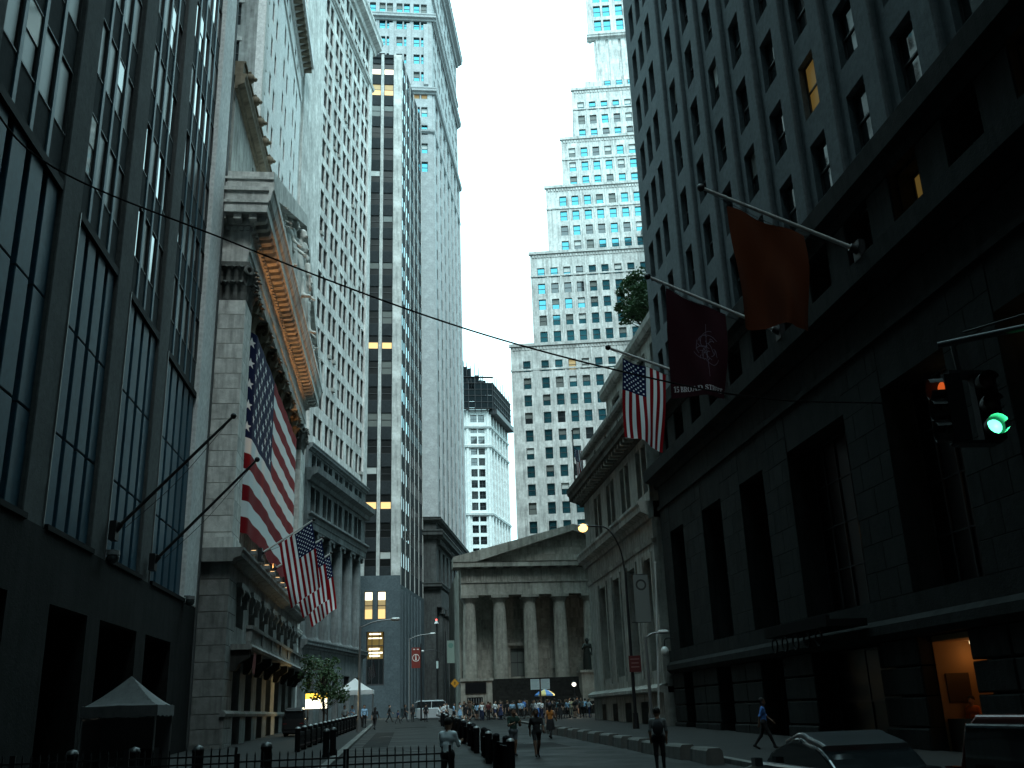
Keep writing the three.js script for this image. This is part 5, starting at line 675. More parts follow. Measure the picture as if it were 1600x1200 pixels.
// ---------------------------------------------------------------- railings, bollards, barriers, wheel stops
{
  const pk = new G().box(-0.014, 0.014, 0.1, 1.14, -0.014, 0.014).geo(new THREE.ConeGeometry(0.024, 0.09, 4), M4(0, 1.18, 0)).done(), rail = new G().box(0, 2.36, -0.018, 0.018, -0.02, 0.02).done(), post = new G().box(-0.03, 0.03, 0, 1.2, -0.03, 0.03).box(-0.2, 0.2, 0, 0.03, -0.03, 0.03).done();
  for (let k = 0; k < 6; k++) { const t = thing('railing_panel', ['', 'nearest the grey tent', '', '', '', 'beside the white shirted man'][k] ? 'black spiked railing panel, the one ' + ['', 'nearest the grey tent', '', '', '', 'beside the white shirted man'][k] : 'black spiked railing panel across the front of the carriageway', 'railing', [-13.3 + k * 2.42, gY(-24) + (k < 4 ? 0.14 : 0), -24 - (k === 5 ? 0.25 : 0)], 0, 'front railings'); if (k === 4) t.rotation.y = 0.04; for (let i = 1; i < 13; i++) put('picket', pk, M.iron, t).position.x = i * 2.36 / 13; for (const y of [0.14, 0.86, 1.02]) put('rail', rail, M.iron, t).position.y = y; put('post', post, M.iron, t); put('post', post, M.iron, t).position.x = 2.36; }
  const bol = (label, x, z, h, r, kerb, group) => { const t = thing('bollard', label, 'bollard', [x, gY(z) + kerb, z], 0, group); new G().lathe([[r * 1.2, 0], [r * 1.2, 0.1], [r, 0.14], [r, h - 0.12], [r * 1.1, h - 0.1], [r * 1.1, h - 0.05], [0, h]], 0, 0, 0, 14).mesh('post', M.black, t); new G().lathe([[r * 1.12, h - 0.06], [r * 0.9, h + 0.02], [0, h + 0.06]], 0, 0, 0, 14).mesh('cap', plain(0.06, 0.06, 0.06, 0.4, 0.5), t); return t; };
  bol('black bollard on the kerb, nearer of a close pair', -2.9, -41.5, 1.05, 0.13, 0.14, 'kerb bollard pair'); bol('black bollard on the kerb, farther of a close pair', -2.75, -43.3, 1.05, 0.13, 0.14, 'kerb bollard pair');
  [[-7.9, -26.2], [-6.5, -26.4], [-4.9, -26], [-3.3, -26.3]].forEach(([x, z], i) => bol(`grey capped bollard just behind the front railing, ${['first', 'second', 'third', 'fourth'][i]} from the grey tent`, x, z, 1.15, 0.13, 0.14, 'bollards behind the railing'));
  // black barrier segments: post, panel with rounded caps
  const seg = (name, label, x, z, turn, L, kerb, group, caps) => { const t = thing(name, label, 'barrier', [x, gY(z) + kerb, z], turn, group); new G().cyl(0, 0, 0, 0.12, 0.12, 1.0, 10).mesh('post', M.black, t); new G().lathe([[0.13, 1.0], [0.1, 1.06], [0, 1.09]], 0, 0, 0, 10).mesh('cap', caps ? M.steel : M.black, t); new G().bev(0.12, L - 0.12, 0.12, 0.86, -0.05, 0.05, 0.02).mesh('panel', M.black, t); for (let i = 0; i < 3; i++) new G().box(0.12, L - 0.12, 0.25 + i * 0.22, 0.3 + i * 0.22, 0.05, 0.07).mesh('slat', i ? M.black : plain(0.03, 0.008, 0.008), t); };
  for (let i = 0; i < 27; i++) { const z = -29.5 - i * 2.3, x = 3.15 + 0.02 * i + 0.1 * Math.sin(i * 1.7); seg('street_barrier', i === 0 ? 'black barrier with a dull red slat, the front one of the middle row' : 'black barrier in the row down the middle of the street', x, z, H90 + rr(-0.05, 0.05), 2.2, 0, 'middle barrier row', i % 3 === 0); }
  for (let i = 0; i < 19; i++) { const z = -47.5 - i * 2.3; seg('planter_barrier', i === 0 ? 'low black barrier on the pavement edge, the nearest before the exchange' : 'low black barrier in the row along the pavement edge before the exchange', -4.6 + i * 0.075, z, H90 - 0.03, 2.25, 0.14, 'pavement barrier row', true); }
  const ws = (() => { const g = new G(); g.run([[-0.3, 0], [0.3, 0], [0.26, 0.42], [0.18, 0.5], [-0.18, 0.5], [-0.26, 0.42]], 0, 2.1); return g.done(); })(), cm = stone(0.14, 0.14, 0.135);
  for (let i = 0; i < 12; i++) { const z = -31.5 - i * 2.75; const o = put('concrete_block', ws, cm); o.position.set(9.7 + rr(-0.1, 0.1) - i * 0.05, gY(z) - 0.02, z); o.rotation.y = H90 + rr(-0.05, 0.05); tag(o, i === 0 ? 'low concrete kerb block, the nearest beside the parked cars' : i === 11 ? 'low concrete kerb block, the farthest of the row by the bank' : 'low concrete kerb block in the row along the right kerb', 'barrier', 'concrete kerb blocks'); }
}
// ---------------------------------------------------------------- vehicles
function car(name, label, cat, x, z, turn, paint, o = {}) {
  const L = o.L || 4.5, W = o.W || 1.78, H = o.H || 1.45, bH = o.belt || H * 0.62, t = thing(name, label, cat, [x, gY(z), z], turn);
  const ex = (pts, w, bv) => { const s = new THREE.Shape(pts.map(([a, b]) => new THREE.Vector2(a, b))); return new THREE.ExtrudeGeometry(s, { depth: w - 2 * bv, bevelEnabled: true, bevelSize: bv, bevelThickness: bv, bevelSegments: 3, curveSegments: 6 }).translate(0, 0, -(w - 2 * bv) / 2); };
  const hood = o.van ? 0.9 : bH * 0.95, h = L / 2;
  new G().geo(ex([[-h, 0.3], [-h + 0.05, 0.62], [-h + 0.1, bH], [h - 1.25, bH], [h - 0.25, hood * 0.86], [h, hood * 0.62], [h, 0.3], [h - 0.35, 0.22], [-h + 0.3, 0.22]], W, 0.09)).mesh('body', paint, t);
  const r0 = o.van ? -h + 0.12 : -h + 0.55, r1 = o.van ? h - 1.5 : h - 2.35, f0 = o.van ? -h + 0.08 : -h + 0.12, f1 = h - 1.2;
  const arc = (dy, e) => new THREE.CatmullRomCurve3([[f0 - e, bH - 0.02], [r0 + 0.1, H - 0.24], [r0 + 0.75, H - 0.1], [(r0 + r1) / 2 + 0.2, H - 0.05], [r1, H - 0.16], [(r1 + f1) / 2 + 0.05, (H + bH) / 2 - 0.02], [f1 + e, bH - 0.02]].map(([a, b]) => V(a, b + dy, 0)), false, 'centripetal').getPoints(28).map((v) => [v.x, v.y]);
  new G().geo(ex(o.van ? [[f0, bH - 0.02], [r0, H - 0.1], [r1, H - 0.1], [f1, bH - 0.02]] : arc(-0.03, 0), W * 0.86, 0.05)).mesh('greenhouse_glass', glassMat(0.015, 0.018, 0.02, 1.7, 0.05), t);
  new G().geo(ex(o.van ? [[r0 - 0.08, H - 0.13], [r0 + 0.12, H], [r1 - 0.15, H], [r1 + 0.1, H - 0.13]] : [...arc(0.05, 0).filter(([x]) => x > r0 + 0.1 && x < r1 + 0.05), ...arc(-0.02, 0).filter(([x]) => x > r0 + 0.1 && x < r1 + 0.05).reverse()], W * 0.8, 0.05)).mesh('roof', paint, t);
  for (const s of [-1, 1]) { if (o.van) for (const q of [0.1, 0.5]) { const px = r0 + (r1 - r0) * q; new G().rod([px, bH, s * W * 0.44], [px + 0.05, H - 0.08, s * W * 0.41], 0.05).mesh('pillar', paint, t); } if (o.van) new G().rod([f1 - 0.05, bH, s * W * 0.43], [r1 + 0.02, H - 0.06, s * W * 0.4], 0.04).mesh('pillar', paint, t); new G().box(f1 - 0.35, f1 - 0.15, bH + 0.02, bH + 0.16, s * W * 0.5, s * (W * 0.5 + 0.14)).mesh('mirror', paint, t);
    for (const [px, r] of [[h - 0.85, 0.32], [-h + 0.85, 0.32]]) { const w = put('wheel', new G().geo(new THREE.TorusGeometry(r - 0.09, 0.1, 8, 20), M4(0, 0, 0)).done(), M.black, t); w.position.set(px, r, s * (W / 2 - 0.1)); put('rim', new G().geo(new THREE.CylinderGeometry(r - 0.12, r - 0.12, 0.14, 16), M4(0, 0, 0, H90)).done(), M.steel, w); }
    new G().geo(new THREE.SphereGeometry(0.12, 10, 6), M4(h - 0.06, hood * 0.68, s * W * 0.36, 0, 0, 0, 0.5, 0.7, 1.3)).mesh('headlight', plain(0.6, 0.62, 0.62, 0.15), t); new G().box(-h - 0.02, -h + 0.1, 0.62, 0.82, s * W * 0.3, s * W * 0.46).mesh('tail_light', plain(0.25, 0.01, 0.01, 0.3), t); }
  new G().box(h - 0.02, h + 0.08, 0.3, 0.46, -W * 0.42, W * 0.42).box(-h - 0.08, -h + 0.02, 0.3, 0.46, -W * 0.42, W * 0.42).mesh('bumper', M.black, t);
  return t;
}
const paintM = (r, g, b) => new THREE.MeshPhysicalMaterial({ color: col(r, g, b), roughness: 0.35, clearcoat: 1, clearcoatRoughness: 0.06, metalness: 0.2 });
car('parked_car', 'dark grey car parked at the right kerb, pale edge on its roof', 'car', 7.3, -17.2, H90, paintM(0.05, 0.055, 0.06));
car('parked_van', 'dark red van parked at the bottom right corner', 'van', 7.75, -11.2, H90, paintM(0.09, 0.008, 0.008), { van: true, H: 1.8, L: 4.7, W: 1.85, belt: 1.1 });
car('white_van', 'white van standing at the crossing behind the barrier row', 'van', 4.0, -114.5, 0.15, paintM(0.5, 0.53, 0.55), { van: true, H: 2.0, L: 4.6, W: 1.85, belt: 1.15 });
car('utility_cart', 'small black utility vehicle parked under the lit sign', 'vehicle', -7.0, -70.5, H90, paintM(0.012, 0.012, 0.013), { L: 3.0, W: 1.4, H: 1.75, belt: 1.0, van: true }).position.y += 0.14;
// hot dog umbrella and cart
{ const t = thing('vendor_umbrella', 'yellow and blue vendor umbrella before the temple steps', 'umbrella', [14.75, gY(-103), -103.5]); new G().cyl(0, 0, 0, 0.03, 0.03, 2.75, 8).mesh('pole', M.steel, t); const cs = [plain(0.75, 0.6, 0.25, 0.9), plain(0.08, 0.22, 0.5, 0.9)]; for (let i = 0; i < 8; i++) { const a = i * Math.PI / 4, b = a + Math.PI / 4, R = 1.05; const g = new G(), P = (q, r, y) => [Math.cos(q) * r, y, Math.sin(q) * r]; g.quad(P(b, R * 0.55, 2.6), P(a, R * 0.55, 2.6), P(a, R, 2.25), P(b, R, 2.25)); g.tri(P(b, R * 0.55, 2.6), [0, 2.8, 0], P(a, R * 0.55, 2.6)); g.quad(P(b, R, 2.25), P(a, R, 2.25), P(a, R, 2.12), P(b, R, 2.12)); const m = cs[i % 2]; m.side = THREE.DoubleSide; g.mesh('gore', m, t); }
  const c = thing('vendor_cart', 'steel vendor cart under the yellow and blue umbrella', 'cart', [15.0, gY(-103), -104]); new G().box(-0.9, 0.9, 0.45, 1.15, -0.4, 0.4).mesh('box', M.steel, c); new G().box(-0.95, 0.95, 1.15, 1.2, -0.45, 0.45).mesh('counter', M.steel, c); for (const x of [-0.6, 0.6]) for (const z of [-0.42, 0.42]) new G().geo(new THREE.TorusGeometry(0.2, 0.05, 6, 14), M4(x, 0.25, z)).mesh('wheel', M.black, c); }

// ---------------------------------------------------------------- people: one continuous surface per pose
const poses = {};
function figure(key, J) { // J: bones [ax,ay,az,bx,by,bz,ra,rb,region]
  const N = 76, S = 0.95, mc = new MarchingCubes(N, M.black, false, false, 60000), f = mc.field, half = N / 2, k = 0.045; mc.isolation = 0;
  const dist = (x, y, z, want) => { let d = 9, reg = 0, dm = 9; for (const b of J) { const vx = b[3] - b[0], vy = b[4] - b[1], vz = b[5] - b[2], wx = x - b[0], wy = y - b[1], wz = z - b[2], l = vx * vx + vy * vy + vz * vz || 1e-9; let t = (wx * vx + wy * vy + wz * vz) / l; t = t < 0 ? 0 : t > 1 ? 1 : t; const sz = b[9] || 1, q = Math.hypot(wx - vx * t, wy - vy * t, (wz - vz * t) / sz) - (b[6] + (b[7] - b[6]) * t); if (q < dm) { dm = q; reg = b[8]; } const hh = Math.max(k - Math.abs(d - q), 0) / k; d = Math.min(d, q) - hh * hh * k * 0.25; } return want ? reg : d; };
  for (let z = 0; z < N; z++) for (let y = 0; y < N; y++) for (let x = 0; x < N; x++) { const px = (x - half) / half * S, pz = (z - half) / half * S; f[x + y * N + z * N * N] = Math.abs(px) > 0.6 || Math.abs(pz) > 0.6 ? -0.5 : -dist(px, (y - half) / half * S + 0.9, pz); }
  mc.update(); const n = mc.count, pos = new Float32Array(n * 3), nor = new Float32Array(n * 3), reg = [];
  for (let i = 0; i < n; i++) { for (let c = 0; c < 3; c++) { pos[i * 3 + c] = mc.positionArray[i * 3 + c] * S + (c === 1 ? 0.9 : 0); nor[i * 3 + c] = mc.normalArray[i * 3 + c]; } reg.push(dist(pos[i * 3], pos[i * 3 + 1], pos[i * 3 + 2], true)); }
  for (let i = 0; i < n; i += 3) { // wind every face with its normals
    const q = i * 3, ux = pos[q + 3] - pos[q], uy = pos[q + 4] - pos[q + 1], uz = pos[q + 5] - pos[q + 2], vx = pos[q + 6] - pos[q], vy = pos[q + 7] - pos[q + 1], vz = pos[q + 8] - pos[q + 2];
    if ((uy * vz - uz * vy) * nor[q] + (uz * vx - ux * vz) * nor[q + 1] + (ux * vy - uy * vx) * nor[q + 2] < 0) for (let c = 0; c < 3; c++) { [pos[q + 3 + c], pos[q + 6 + c]] = [pos[q + 6 + c], pos[q + 3 + c]]; [nor[q + 3 + c], nor[q + 6 + c]] = [nor[q + 6 + c], nor[q + 3 + c]]; }
  }
  // fingers: five short bent chains from each palm
  const P = [...pos], Nn = [...nor]; for (const b of J) if (b[8] === 6) { const a = V(b[0], b[1], b[2]), e = V(b[3], b[4], b[5]), dir = e.clone().sub(a).normalize(), sd = V(0, 0, 1).cross(dir).normalize(), fw = dir.clone().cross(sd); for (let i = 0; i < 5; i++) { const th = i === 4, o = th ? a.clone().addScaledVector(fw, 0.035) : e.clone().addScaledVector(fw, (i - 1.5) * 0.021), l = th ? 0.045 : [0.036, 0.042, 0.04, 0.03][i], d1 = th ? dir.clone().addScaledVector(fw, 0.8).normalize() : dir, m = o.clone().addScaledVector(d1, l), d2 = d1.clone().addScaledVector(sd, b[0] < 0 ? 0.5 : -0.5).normalize(), g = new G().rod(o.toArray(), m.toArray(), 0.011, 0.01, 5).rod(m.toArray(), m.clone().addScaledVector(d2, l * 0.8).toArray(), 0.01, 0.007, 5); P.push(...g.p); Nn.push(...g.n); for (let v = 0; v < g.p.length / 3; v++) reg.push(6); } }
  poses[key] = { p: new THREE.Float32BufferAttribute(P, 3), n: new THREE.Float32BufferAttribute(Nn, 3), reg, raw: P };
}
function bones(o) { // o: leg swings, knee bends, arm swings, elbow bends, lean
  const J = [], lean = o.lean || 0, sh = (y) => lean * (y - 0.92);
  const add = (a, b, ra, rb, r, sz) => J.push([...a, ...b, ra, rb, r, sz]);
  const hy = 0.93, top = [0, 1.42, sh(1.42)];
  add([-0.07, hy, 0], [0.07, hy, 0], 0.125, 0.125, 7, 0.9); add([0, 1.0, sh(1.0)], [0, 1.12, sh(1.12)], 0.135, 0.14, 3, 0.8); add([-0.08, 1.3, sh(1.3)], [0.08, 1.3, sh(1.3)], 0.125, 0.125, 3, 0.82); add([-0.14, 1.4, sh(1.4)], [0.14, 1.4, sh(1.4)], 0.07, 0.07, 3); add([0, 1.42, sh(1.42)], [0, 1.53, sh(1.53) + 0.01], 0.06, 0.055, 2);
  const hz = sh(1.62) + 0.02; add([0, 1.6, hz], [0, 1.665, hz - 0.01], 0.082, 0.088, 0, 1.15); add([0, 1.56, hz + 0.045], [0, 1.55, hz + 0.05], 0.05, 0.045, 0); add([0, 1.615, hz + 0.095], [0, 1.595, hz + 0.112], 0.012, 0.018, 0); add([-0.088, 1.615, hz], [-0.09, 1.59, hz], 0.018, 0.014, 0); add([0.088, 1.615, hz], [0.09, 1.59, hz], 0.018, 0.014, 0); add([0, 1.68, hz - 0.025], [0, 1.69, hz - 0.03], 0.1, 0.095, 1, 1.05); if (o.long) add([0, 1.62, hz - 0.07], [0, 1.45, hz - 0.1], 0.085, 0.06, 1);
  [-1, 1].forEach((s, i) => {
    const L = o.leg[i], K = o.knee[i], hip = [s * 0.09, 0.9, 0], kn = [s * 0.1, 0.9 - 0.42 * Math.cos(L), 0.42 * Math.sin(L)], an = [s * 0.1, kn[1] - 0.41 * Math.cos(L - K), kn[2] + 0.41 * Math.sin(L - K)];
    add(hip, kn, 0.092, 0.062, 8); add(kn, an, 0.062, 0.042, 9); const fa = L - K < -0.3 ? -0.6 : 0; add([an[0], an[1] - 0.02, an[2] - 0.03], [an[0] + s * 0.02, an[1] - 0.045 + fa * 0.12, an[2] + 0.15], 0.045, 0.038, 10);
    const A = o.arm[i], E = o.elbow[i], sp = o.spread ? o.spread[i] : 0.08, S0 = [s * 0.2, 1.4, sh(1.4)], el = [s * (0.2 + Math.sin(sp) * 0.28 + 0.02), 1.4 - 0.28 * Math.cos(A), S0[2] + 0.28 * Math.sin(A)], wr = [el[0] - s * 0.02 - (o.inw ? o.inw[i] * s : 0), el[1] - 0.25 * Math.cos(A + E), el[2] + 0.25 * Math.sin(A + E)], hd = [wr[0], wr[1] - 0.08 * Math.cos(A + E), wr[2] + 0.08 * Math.sin(A + E)];
    add(S0, el, 0.056, 0.045, 4); add(el, wr, 0.045, 0.03, 5); add(wr, hd, 0.032, 0.03, 6);
  });
  let lo = 9; for (const b of J) if (b[8] === 10) lo = Math.min(lo, b[1] - b[6], b[4] - b[7]); for (const b of J) { b[1] -= lo; b[4] -= lo; } return J;
}
figure('walkA', bones({ leg: [0.42, -0.32], knee: [0.05, 0.35], arm: [-0.4, 0.35], elbow: [0.2, 0.5] }));
figure('walkB', bones({ leg: [-0.28, 0.36], knee: [0.45, 0.08], arm: [0.3, -0.3], elbow: [0.6, 0.15], long: true, lean: 0.05 }));
figure('stand', bones({ leg: [0.05, -0.04], knee: [0.02, 0.02], arm: [0.05, -0.05], elbow: [0.2, 0.25] }));
figure('phone', bones({ leg: [0.1, -0.1], knee: [0.05, 0.1], arm: [0.35, 0.3], elbow: [1.5, 1.7], inw: [0.1, 0.1], lean: 0.05 }));
figure('standL', bones({ leg: [-0.06, 0.1], knee: [0.02, 0.15], arm: [0.6, 0], elbow: [1.2, 0.3], long: true, spread: [0.3, 0.1] }));
figure('lean', bones({ leg: [0.12, -0.05], knee: [0.2, 0.05], arm: [0.5, 0.6], elbow: [0.7, 0.5], lean: 0.32 }));
figure('crouch', bones({ leg: [1.35, 1.1], knee: [1.9, 1.7], arm: [0.7, 0.6], elbow: [0.6, 0.8], lean: 0.35 }));
const skinM = new THREE.MeshStandardMaterial({ vertexColors: true, roughness: 0.85 });
const SK = [[0.42, 0.26, 0.19], [0.3, 0.17, 0.11], [0.13, 0.07, 0.045], [0.5, 0.33, 0.25]], HR = [[0.012, 0.009, 0.007], [0.05, 0.028, 0.014], [0.1, 0.06, 0.03]];
function colours(pose, o) {
  const { reg, raw } = poses[pose], c = new Float32Array(reg.length * 3), sk = SK[o.sk || 0], hr = HR[o.hr || 0];
  for (let i = 0; i < reg.length; i++) { const y = raw[i * 3 + 1]; let q; switch (reg[i]) { case 1: q = hr; break; case 0: q = y > 1.72 ? hr : sk; break; case 3: q = o.top; break; case 4: q = o.bare ? sk : o.top; break; case 5: q = o.sleeve ? o.top : sk; break; case 7: q = o.low; break; case 8: q = o.short && y < 0.62 ? sk : o.low; break; case 9: q = o.short ? sk : o.low; break; case 10: q = o.shoe || [0.02, 0.02, 0.02]; break; default: q = sk; } if (o.all) q = o.all; c.set(q, i * 3); }
  return c;
}
function person(label, pose, x, z, turn, o, y) {
  const P = poses[pose], g = new THREE.BufferGeometry(); g.setAttribute('position', P.p); g.setAttribute('normal', P.n); g.setAttribute('color', new THREE.BufferAttribute(colours(pose, o), 3));
  const t = thing('person', label, 'person', [x, y ?? gY(z) + (o.kerb || 0), z], turn); put('body', g, skinM, t); const s = o.s || 1; t.scale.setScalar(s);
  if (o.bag === 'pack') new G().geo(new THREE.SphereGeometry(0.17, 12, 10), M4(0, 1.22, -0.2, 0, 0, 0, 0.95, 1.3, 0.6)).mesh('backpack', plain(0.02, 0.022, 0.025, 0.9), t);
  if (o.bag === 'hand') new G().bev(0.2, 0.34, 0.45, 0.75, -0.14, 0.14, 0.03).tube([[0.27, 0.75, -0.09], [0.27, 0.93, 0], [0.27, 0.75, 0.09]], 0.01, 5, 10).mesh('bag', plain(...(o.bagc || [0.5, 0.5, 0.5]), 0.8), t);
  if (o.skirt) new G().lathe([[0.15, 0.98], [0.2, 0.85], [0.25, o.skirt], [0.24, o.skirt], [0.14, 0.98]], 0, 0, 0, 16).mesh('skirt', plain(...o.low, 0.9), t);
  return t;
}
const W = [0.75, 0.78, 0.8], LB = [0.3, 0.5, 0.7], K = [0.014, 0.014, 0.016], NV = [0.02, 0.03, 0.08], GY = [0.12, 0.13, 0.13], TL = [0.1, 0.25, 0.3], CR = [0.6, 0.52, 0.3], BL = [0.06, 0.18, 0.5];
const PI = Math.PI, crowd = [
  ['person in long dark coat walking below the striped tower', 'walkA', -1.1, -108, 1.4, { top: K, low: K, sleeve: 1 }], ['person in black with bag strap passing the striped tower corner', 'walkB', 0.5, -109, 1.5, { top: K, low: K, sk: 1 }], ['person in dark suit standing near the information banner', 'stand', 1.3, -107, 0.4, { top: K, low: K, sleeve: 1 }], ['small child in dark clothes crossing the carriageway', 'walkA', -0.2, -101, 2.4, { top: NV, low: K, s: 0.72 }], ['person in black beside the white van', 'stand', 2.6, -104, 2.8, { top: K, low: K }],
  ['person in white shirt walking behind the barrier row', 'walkA', 4.4, -104, 1.2, { top: W, low: NV }], ['person in bright pale blue shirt and dark shorts before the crossing', 'walkB', 5.3, -102, 1.4, { top: LB, low: K, short: 1 }], ['person in long pale blue dress beside the blue shirted walker', 'standL', 6.1, -105, 1.2, { top: LB, low: LB, skirt: 0.5, bare: 1 }], ['person in grey top behind the blue shirted walker', 'walkA', 4.9, -107, -1.2, { top: GY, low: K }],
  ['person in dark green top carrying a white bag by the cheek block', 'walkA', 7.4, -104, 1.5, { top: [0.05, 0.07, 0.05], low: [0.15, 0.14, 0.12], short: 1, bag: 'hand', bagc: W }], ['person in white vest and blue waistband crossing before the hall', 'standL', 8.0, -100.5, 0.2, { top: W, low: NV, bare: 1, hr: 1 }], ['person in dark red top standing beside the white vest', 'stand', 8.7, -101, 2.9, { top: [0.1, 0.02, 0.02], low: K, hr: 1 }], ['person in brown top just behind the dark red top', 'phone', 8.4, -104, 0, { top: [0.08, 0.05, 0.04], low: K }],
  ['person in navy dress alone in front of the steps', 'standL', 9.9, -101, 0.6, { top: NV, low: NV, skirt: 0.45, bare: 1 }], ['person in white top with a handbag walking by the steps', 'walkB', 10.9, -104.5, 1.7, { top: W, low: K, bag: 'hand', bagc: [0.4, 0.3, 0.2], sk: 3 }], ['person in round bright blue top and black trousers in the roadway', 'phone', 10.3, -94, 2.9, { top: LB, low: K }], ['person in blue shirt climbing near the foot of the steps', 'walkA', 13.2, -108, 3.0, { top: BL, low: K, kerb: 0.14 }],
  ['person in white top and blue skirt near the vendor umbrella', 'standL', 13.3, -99, 2.6, { top: W, low: BL, skirt: 0.6 }], ['person in dark jacket behind the blue skirt', 'phone', 13.9, -102.5, 0.6, { top: K, low: NV, sleeve: 1 }], ['person in purple grey shirt beside the notice panels', 'stand', 14.6, -100, 2.2, { top: [0.08, 0.07, 0.13], low: K }], ['person in teal shirt leaning by the brown post', 'lean', 15.0, -97.5, 1.0, { top: TL, low: K }], ['person in dark dress standing in front of the teal shirt', 'standL', 14.6, -93, 3.0, { top: K, low: K, skirt: 0.45 }],
  ['person in cream top and pale trousers by the globe lamp', 'stand', 17.0, -101, 2.8, { top: CR, low: [0.3, 0.27, 0.2] }], ['person in red shorts beside the cream top', 'stand', 17.6, -102, 0.2, { top: K, low: [0.2, 0.02, 0.02], short: 1 }], ['person in pale blue shirt, back turned, by the bank corner', 'lean', 17.9, -98.5, 2.6, { top: LB, low: K, sleeve: 1 }], ['person in black close to the bank corner', 'stand', 18.6, -99.5, 3.0, { top: K, low: K, kerb: 0 }],
  ['person in dark green shirt and pale shorts walking up the carriageway', 'phone', 4.4, -40, 0.3, { top: [0.025, 0.06, 0.045], low: [0.2, 0.23, 0.26], short: 1, hr: 0, sk: 1 }], ['person in black shirt and long black shorts beside the green shirt', 'walkA', 5.15, -38.8, 0.05, { top: K, low: K, short: 1, sk: 2 }], ['person in orange top and dark skirt by the concrete blocks', 'walkB', 8.0, -54.5, 2.6, { top: [0.5, 0.17, 0.03], low: K, skirt: 0.45, bare: 1 }],
  ['person in pale blue white shirt behind the front railing', 'phone', 1.15, -25.2, 2.5, { top: [0.8, 0.88, 0.92], low: K, sleeve: 1, sk: 1 }], ['person with dark backpack on the right of the carriageway', 'stand', 7.5, -29.5, 2.9, { top: GY, low: K, bag: 'pack', sk: 1 }], ['person in blue shirt walking along the dark tower', 'walkA', 12.9, -35.5, 1.2, { top: BL, low: K, kerb: 0.14, sk: 2 }],
  ['person in white shirt under the white tent, nearest the lit sign', 'stand', -4.6, -86.5, 0.5, { top: W, low: K, kerb: 0.14 }], ['person in pale blue shirt under the middle of the white tent', 'phone', -3.9, -85.6, -0.6, { top: LB, low: NV, kerb: 0.14 }], ['person in bright blue shirt at the outer edge of the white tent', 'stand', -2.9, -84.6, 0.2, { top: LB, low: K, kerb: 0.14, sleeve: 1 }], ['person in black by the kerb bollards near the white tent', 'walkB', -2.0, -83, 2.8, { top: K, low: K }], ['person crouching by the wheel of the white van', 'crouch', 3.6, -99.5, 1.3, { top: W, low: GY }], ['person in white shirt facing the white van door', 'stand', 5.0, -111, 3.0, { top: W, low: K, sleeve: 1 }],
];
for (const [l, p, x, z, t, o] of crowd) person(l, p, x, z, t, o);
{ const kinds = [['person in dark clothes among the crowd before the temple steps', K, K], ['person in white top among the crowd before the temple steps', W, NV], ['person in blue top among the crowd before the temple steps', LB, K], ['person in grey top among the crowd before the temple steps', GY, K], ['person in brown top among the crowd before the temple steps', [0.09, 0.06, 0.045], K]], pz = ['walkA', 'walkB', 'stand', 'phone', 'standL'];
  for (let i = 0; i < 34; i++) { const x = 6.2 + (i * 0.618 % 1) * 12.6, z = -97 - (i * 0.377 % 1) * 10, k = kinds[[0, 1, 3, 0, 2, 4, 0][i % 7]], z1 = z < -104 && z > -105 ? -103.6 : z; person(k[0], pz[(i * 3) % 5], x, z1, rr(0, 6.28), { top: k[1], low: k[2], sk: i % 4, hr: i % 3, short: i % 3 === 0, s: rr(0.93, 1.06), kerb: z1 < -104.5 && x > 6.7 ? 0.14 : 0 }).userData.group = 'crowd before the temple steps'; } }
person('person in orange behind the counter of the lit shop', 'stand', 18.25, -31.0, -1.2, { top: [0.75, 0.2, 0.04], low: [0.1, 0.04, 0.02], sleeve: 1 }, -0.1);
// bronze statue on its pedestal before the hall
{ const t = thing('bronze_statue', 'dark bronze standing figure on a stone pedestal before the hall columns', 'statue', [21.3, 0, -113.4]); new G().box(-1.0, 1.0, gY(-113), 5.6, -1.0, 1.0).mesh('pedestal', M.fed, t); new G().box(-1.15, 1.15, 5.6, 5.85, -1.15, 1.15).mesh('pedestal_cap', M.fed, t); const g = new THREE.BufferGeometry(); g.setAttribute('position', poses.standL.p); g.setAttribute('normal', poses.standL.n); const b = put('figure', g, plain(0.02, 0.024, 0.02, 0.5, 0.6), t); b.position.y = 5.85; b.scale.setScalar(2); new G().lathe([[0.5, 0.1], [0.48, 1.2], [0.3, 2.7], [0.2, 2.8]], -0.05, 5.85, -0.15, 14).mesh('cloak', plain(0.02, 0.024, 0.02, 0.55, 0.6), t); }
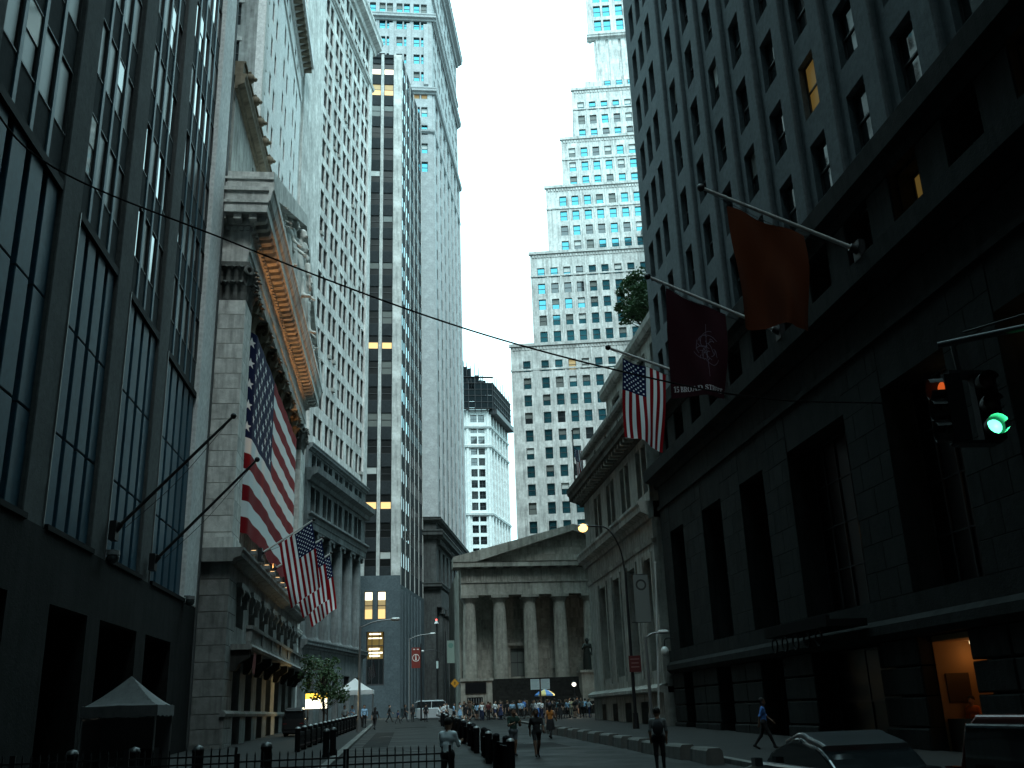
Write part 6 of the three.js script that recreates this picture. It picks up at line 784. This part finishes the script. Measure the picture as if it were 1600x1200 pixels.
// marble figures in the pediment of the exchange
{ const ps = ['stand', 'walkB', 'stand', 'walkA', 'stand', 'walkB', 'stand', 'stand', 'walkB', 'stand', 'walkA', 'stand', 'crouch'], mm = stone(0.55, 0.55, 0.52, stoneMapB);
  for (let i = 0; i < 13; i++) { const d = 58.4 + i * 2.42, room = 7.6 * (1 - Math.abs(d - 73) / 18.4), s = Math.max(1.35, Math.min(3.4, room / 1.9)), pose = room < 3 ? 'crouch' : ps[i], g = new THREE.BufferGeometry(); g.setAttribute('position', poses[pose].p); g.setAttribute('normal', poses[pose].n); g.setAttribute('uv', new THREE.Float32BufferAttribute(new Float32Array(poses[pose].raw.length / 3 * 2).map((_, k) => poses[pose].raw[(k >> 1) * 3 + (k & 1)]), 2)); const f = put('sculpted_figure', g, mm, exch); f.position.set(d, 32.76, 0.55); f.rotation.set(0.1, rr(-0.7, 0.7), rr(-0.06, 0.06)); f.scale.set(s * 1.2, s, s * 1.1); new G().lathe([[0.1, 1.3], [0.2, 0.95], [0.26, 0.5], [0.3, 0.02], [0.2, 0.02]], 0, 0, -0.04, 12).mesh('drapery', mm, f); } }

// manhole covers and a mended trench in the carriageway
for (const [x, z, l] of [[0.6, -47, 'iron manhole cover in the carriageway, nearest the railing'], [-0.9, -66, 'iron manhole cover in the carriageway, left of the barrier row, middle'], [6.4, -50, 'iron manhole cover between the barrier row and the concrete blocks']]) { const t = thing('manhole_cover', l, 'manhole', [x, gY(z), z]); t.rotation.x = 0.0147; new G().cyl(0, 0, 0, 0.42, 0.42, 0.012, 24).mesh('rim', M.iron, t); new G().cyl(0, 0.012, 0, 0.36, 0.35, 0.008, 24).mesh('lid', plain(0.03, 0.028, 0.026, 0.6, 0.4), t); }
{ const g = new G(), p = (x, z) => [x, gY(z) + 0.004, z]; g.quad(p(-1.9, -52), p(-0.6, -52.3), p(-0.4, -75), p(-1.7, -75)); g.quad(p(5, -46), p(7.6, -45.5), p(7.4, -50.5), p(5.2, -50)); g.quad(p(-0.4, -84), p(2.2, -84.4), p(2.2, -87), p(-0.4, -86.6)); struct(g.mesh('road_patch', new THREE.MeshPhysicalMaterial({ specularIntensity: 0.3, color: col(0.026, 0.026, 0.026), map: roadMap, roughness: 0.9 }))); }

renderer.render(scene, camera);
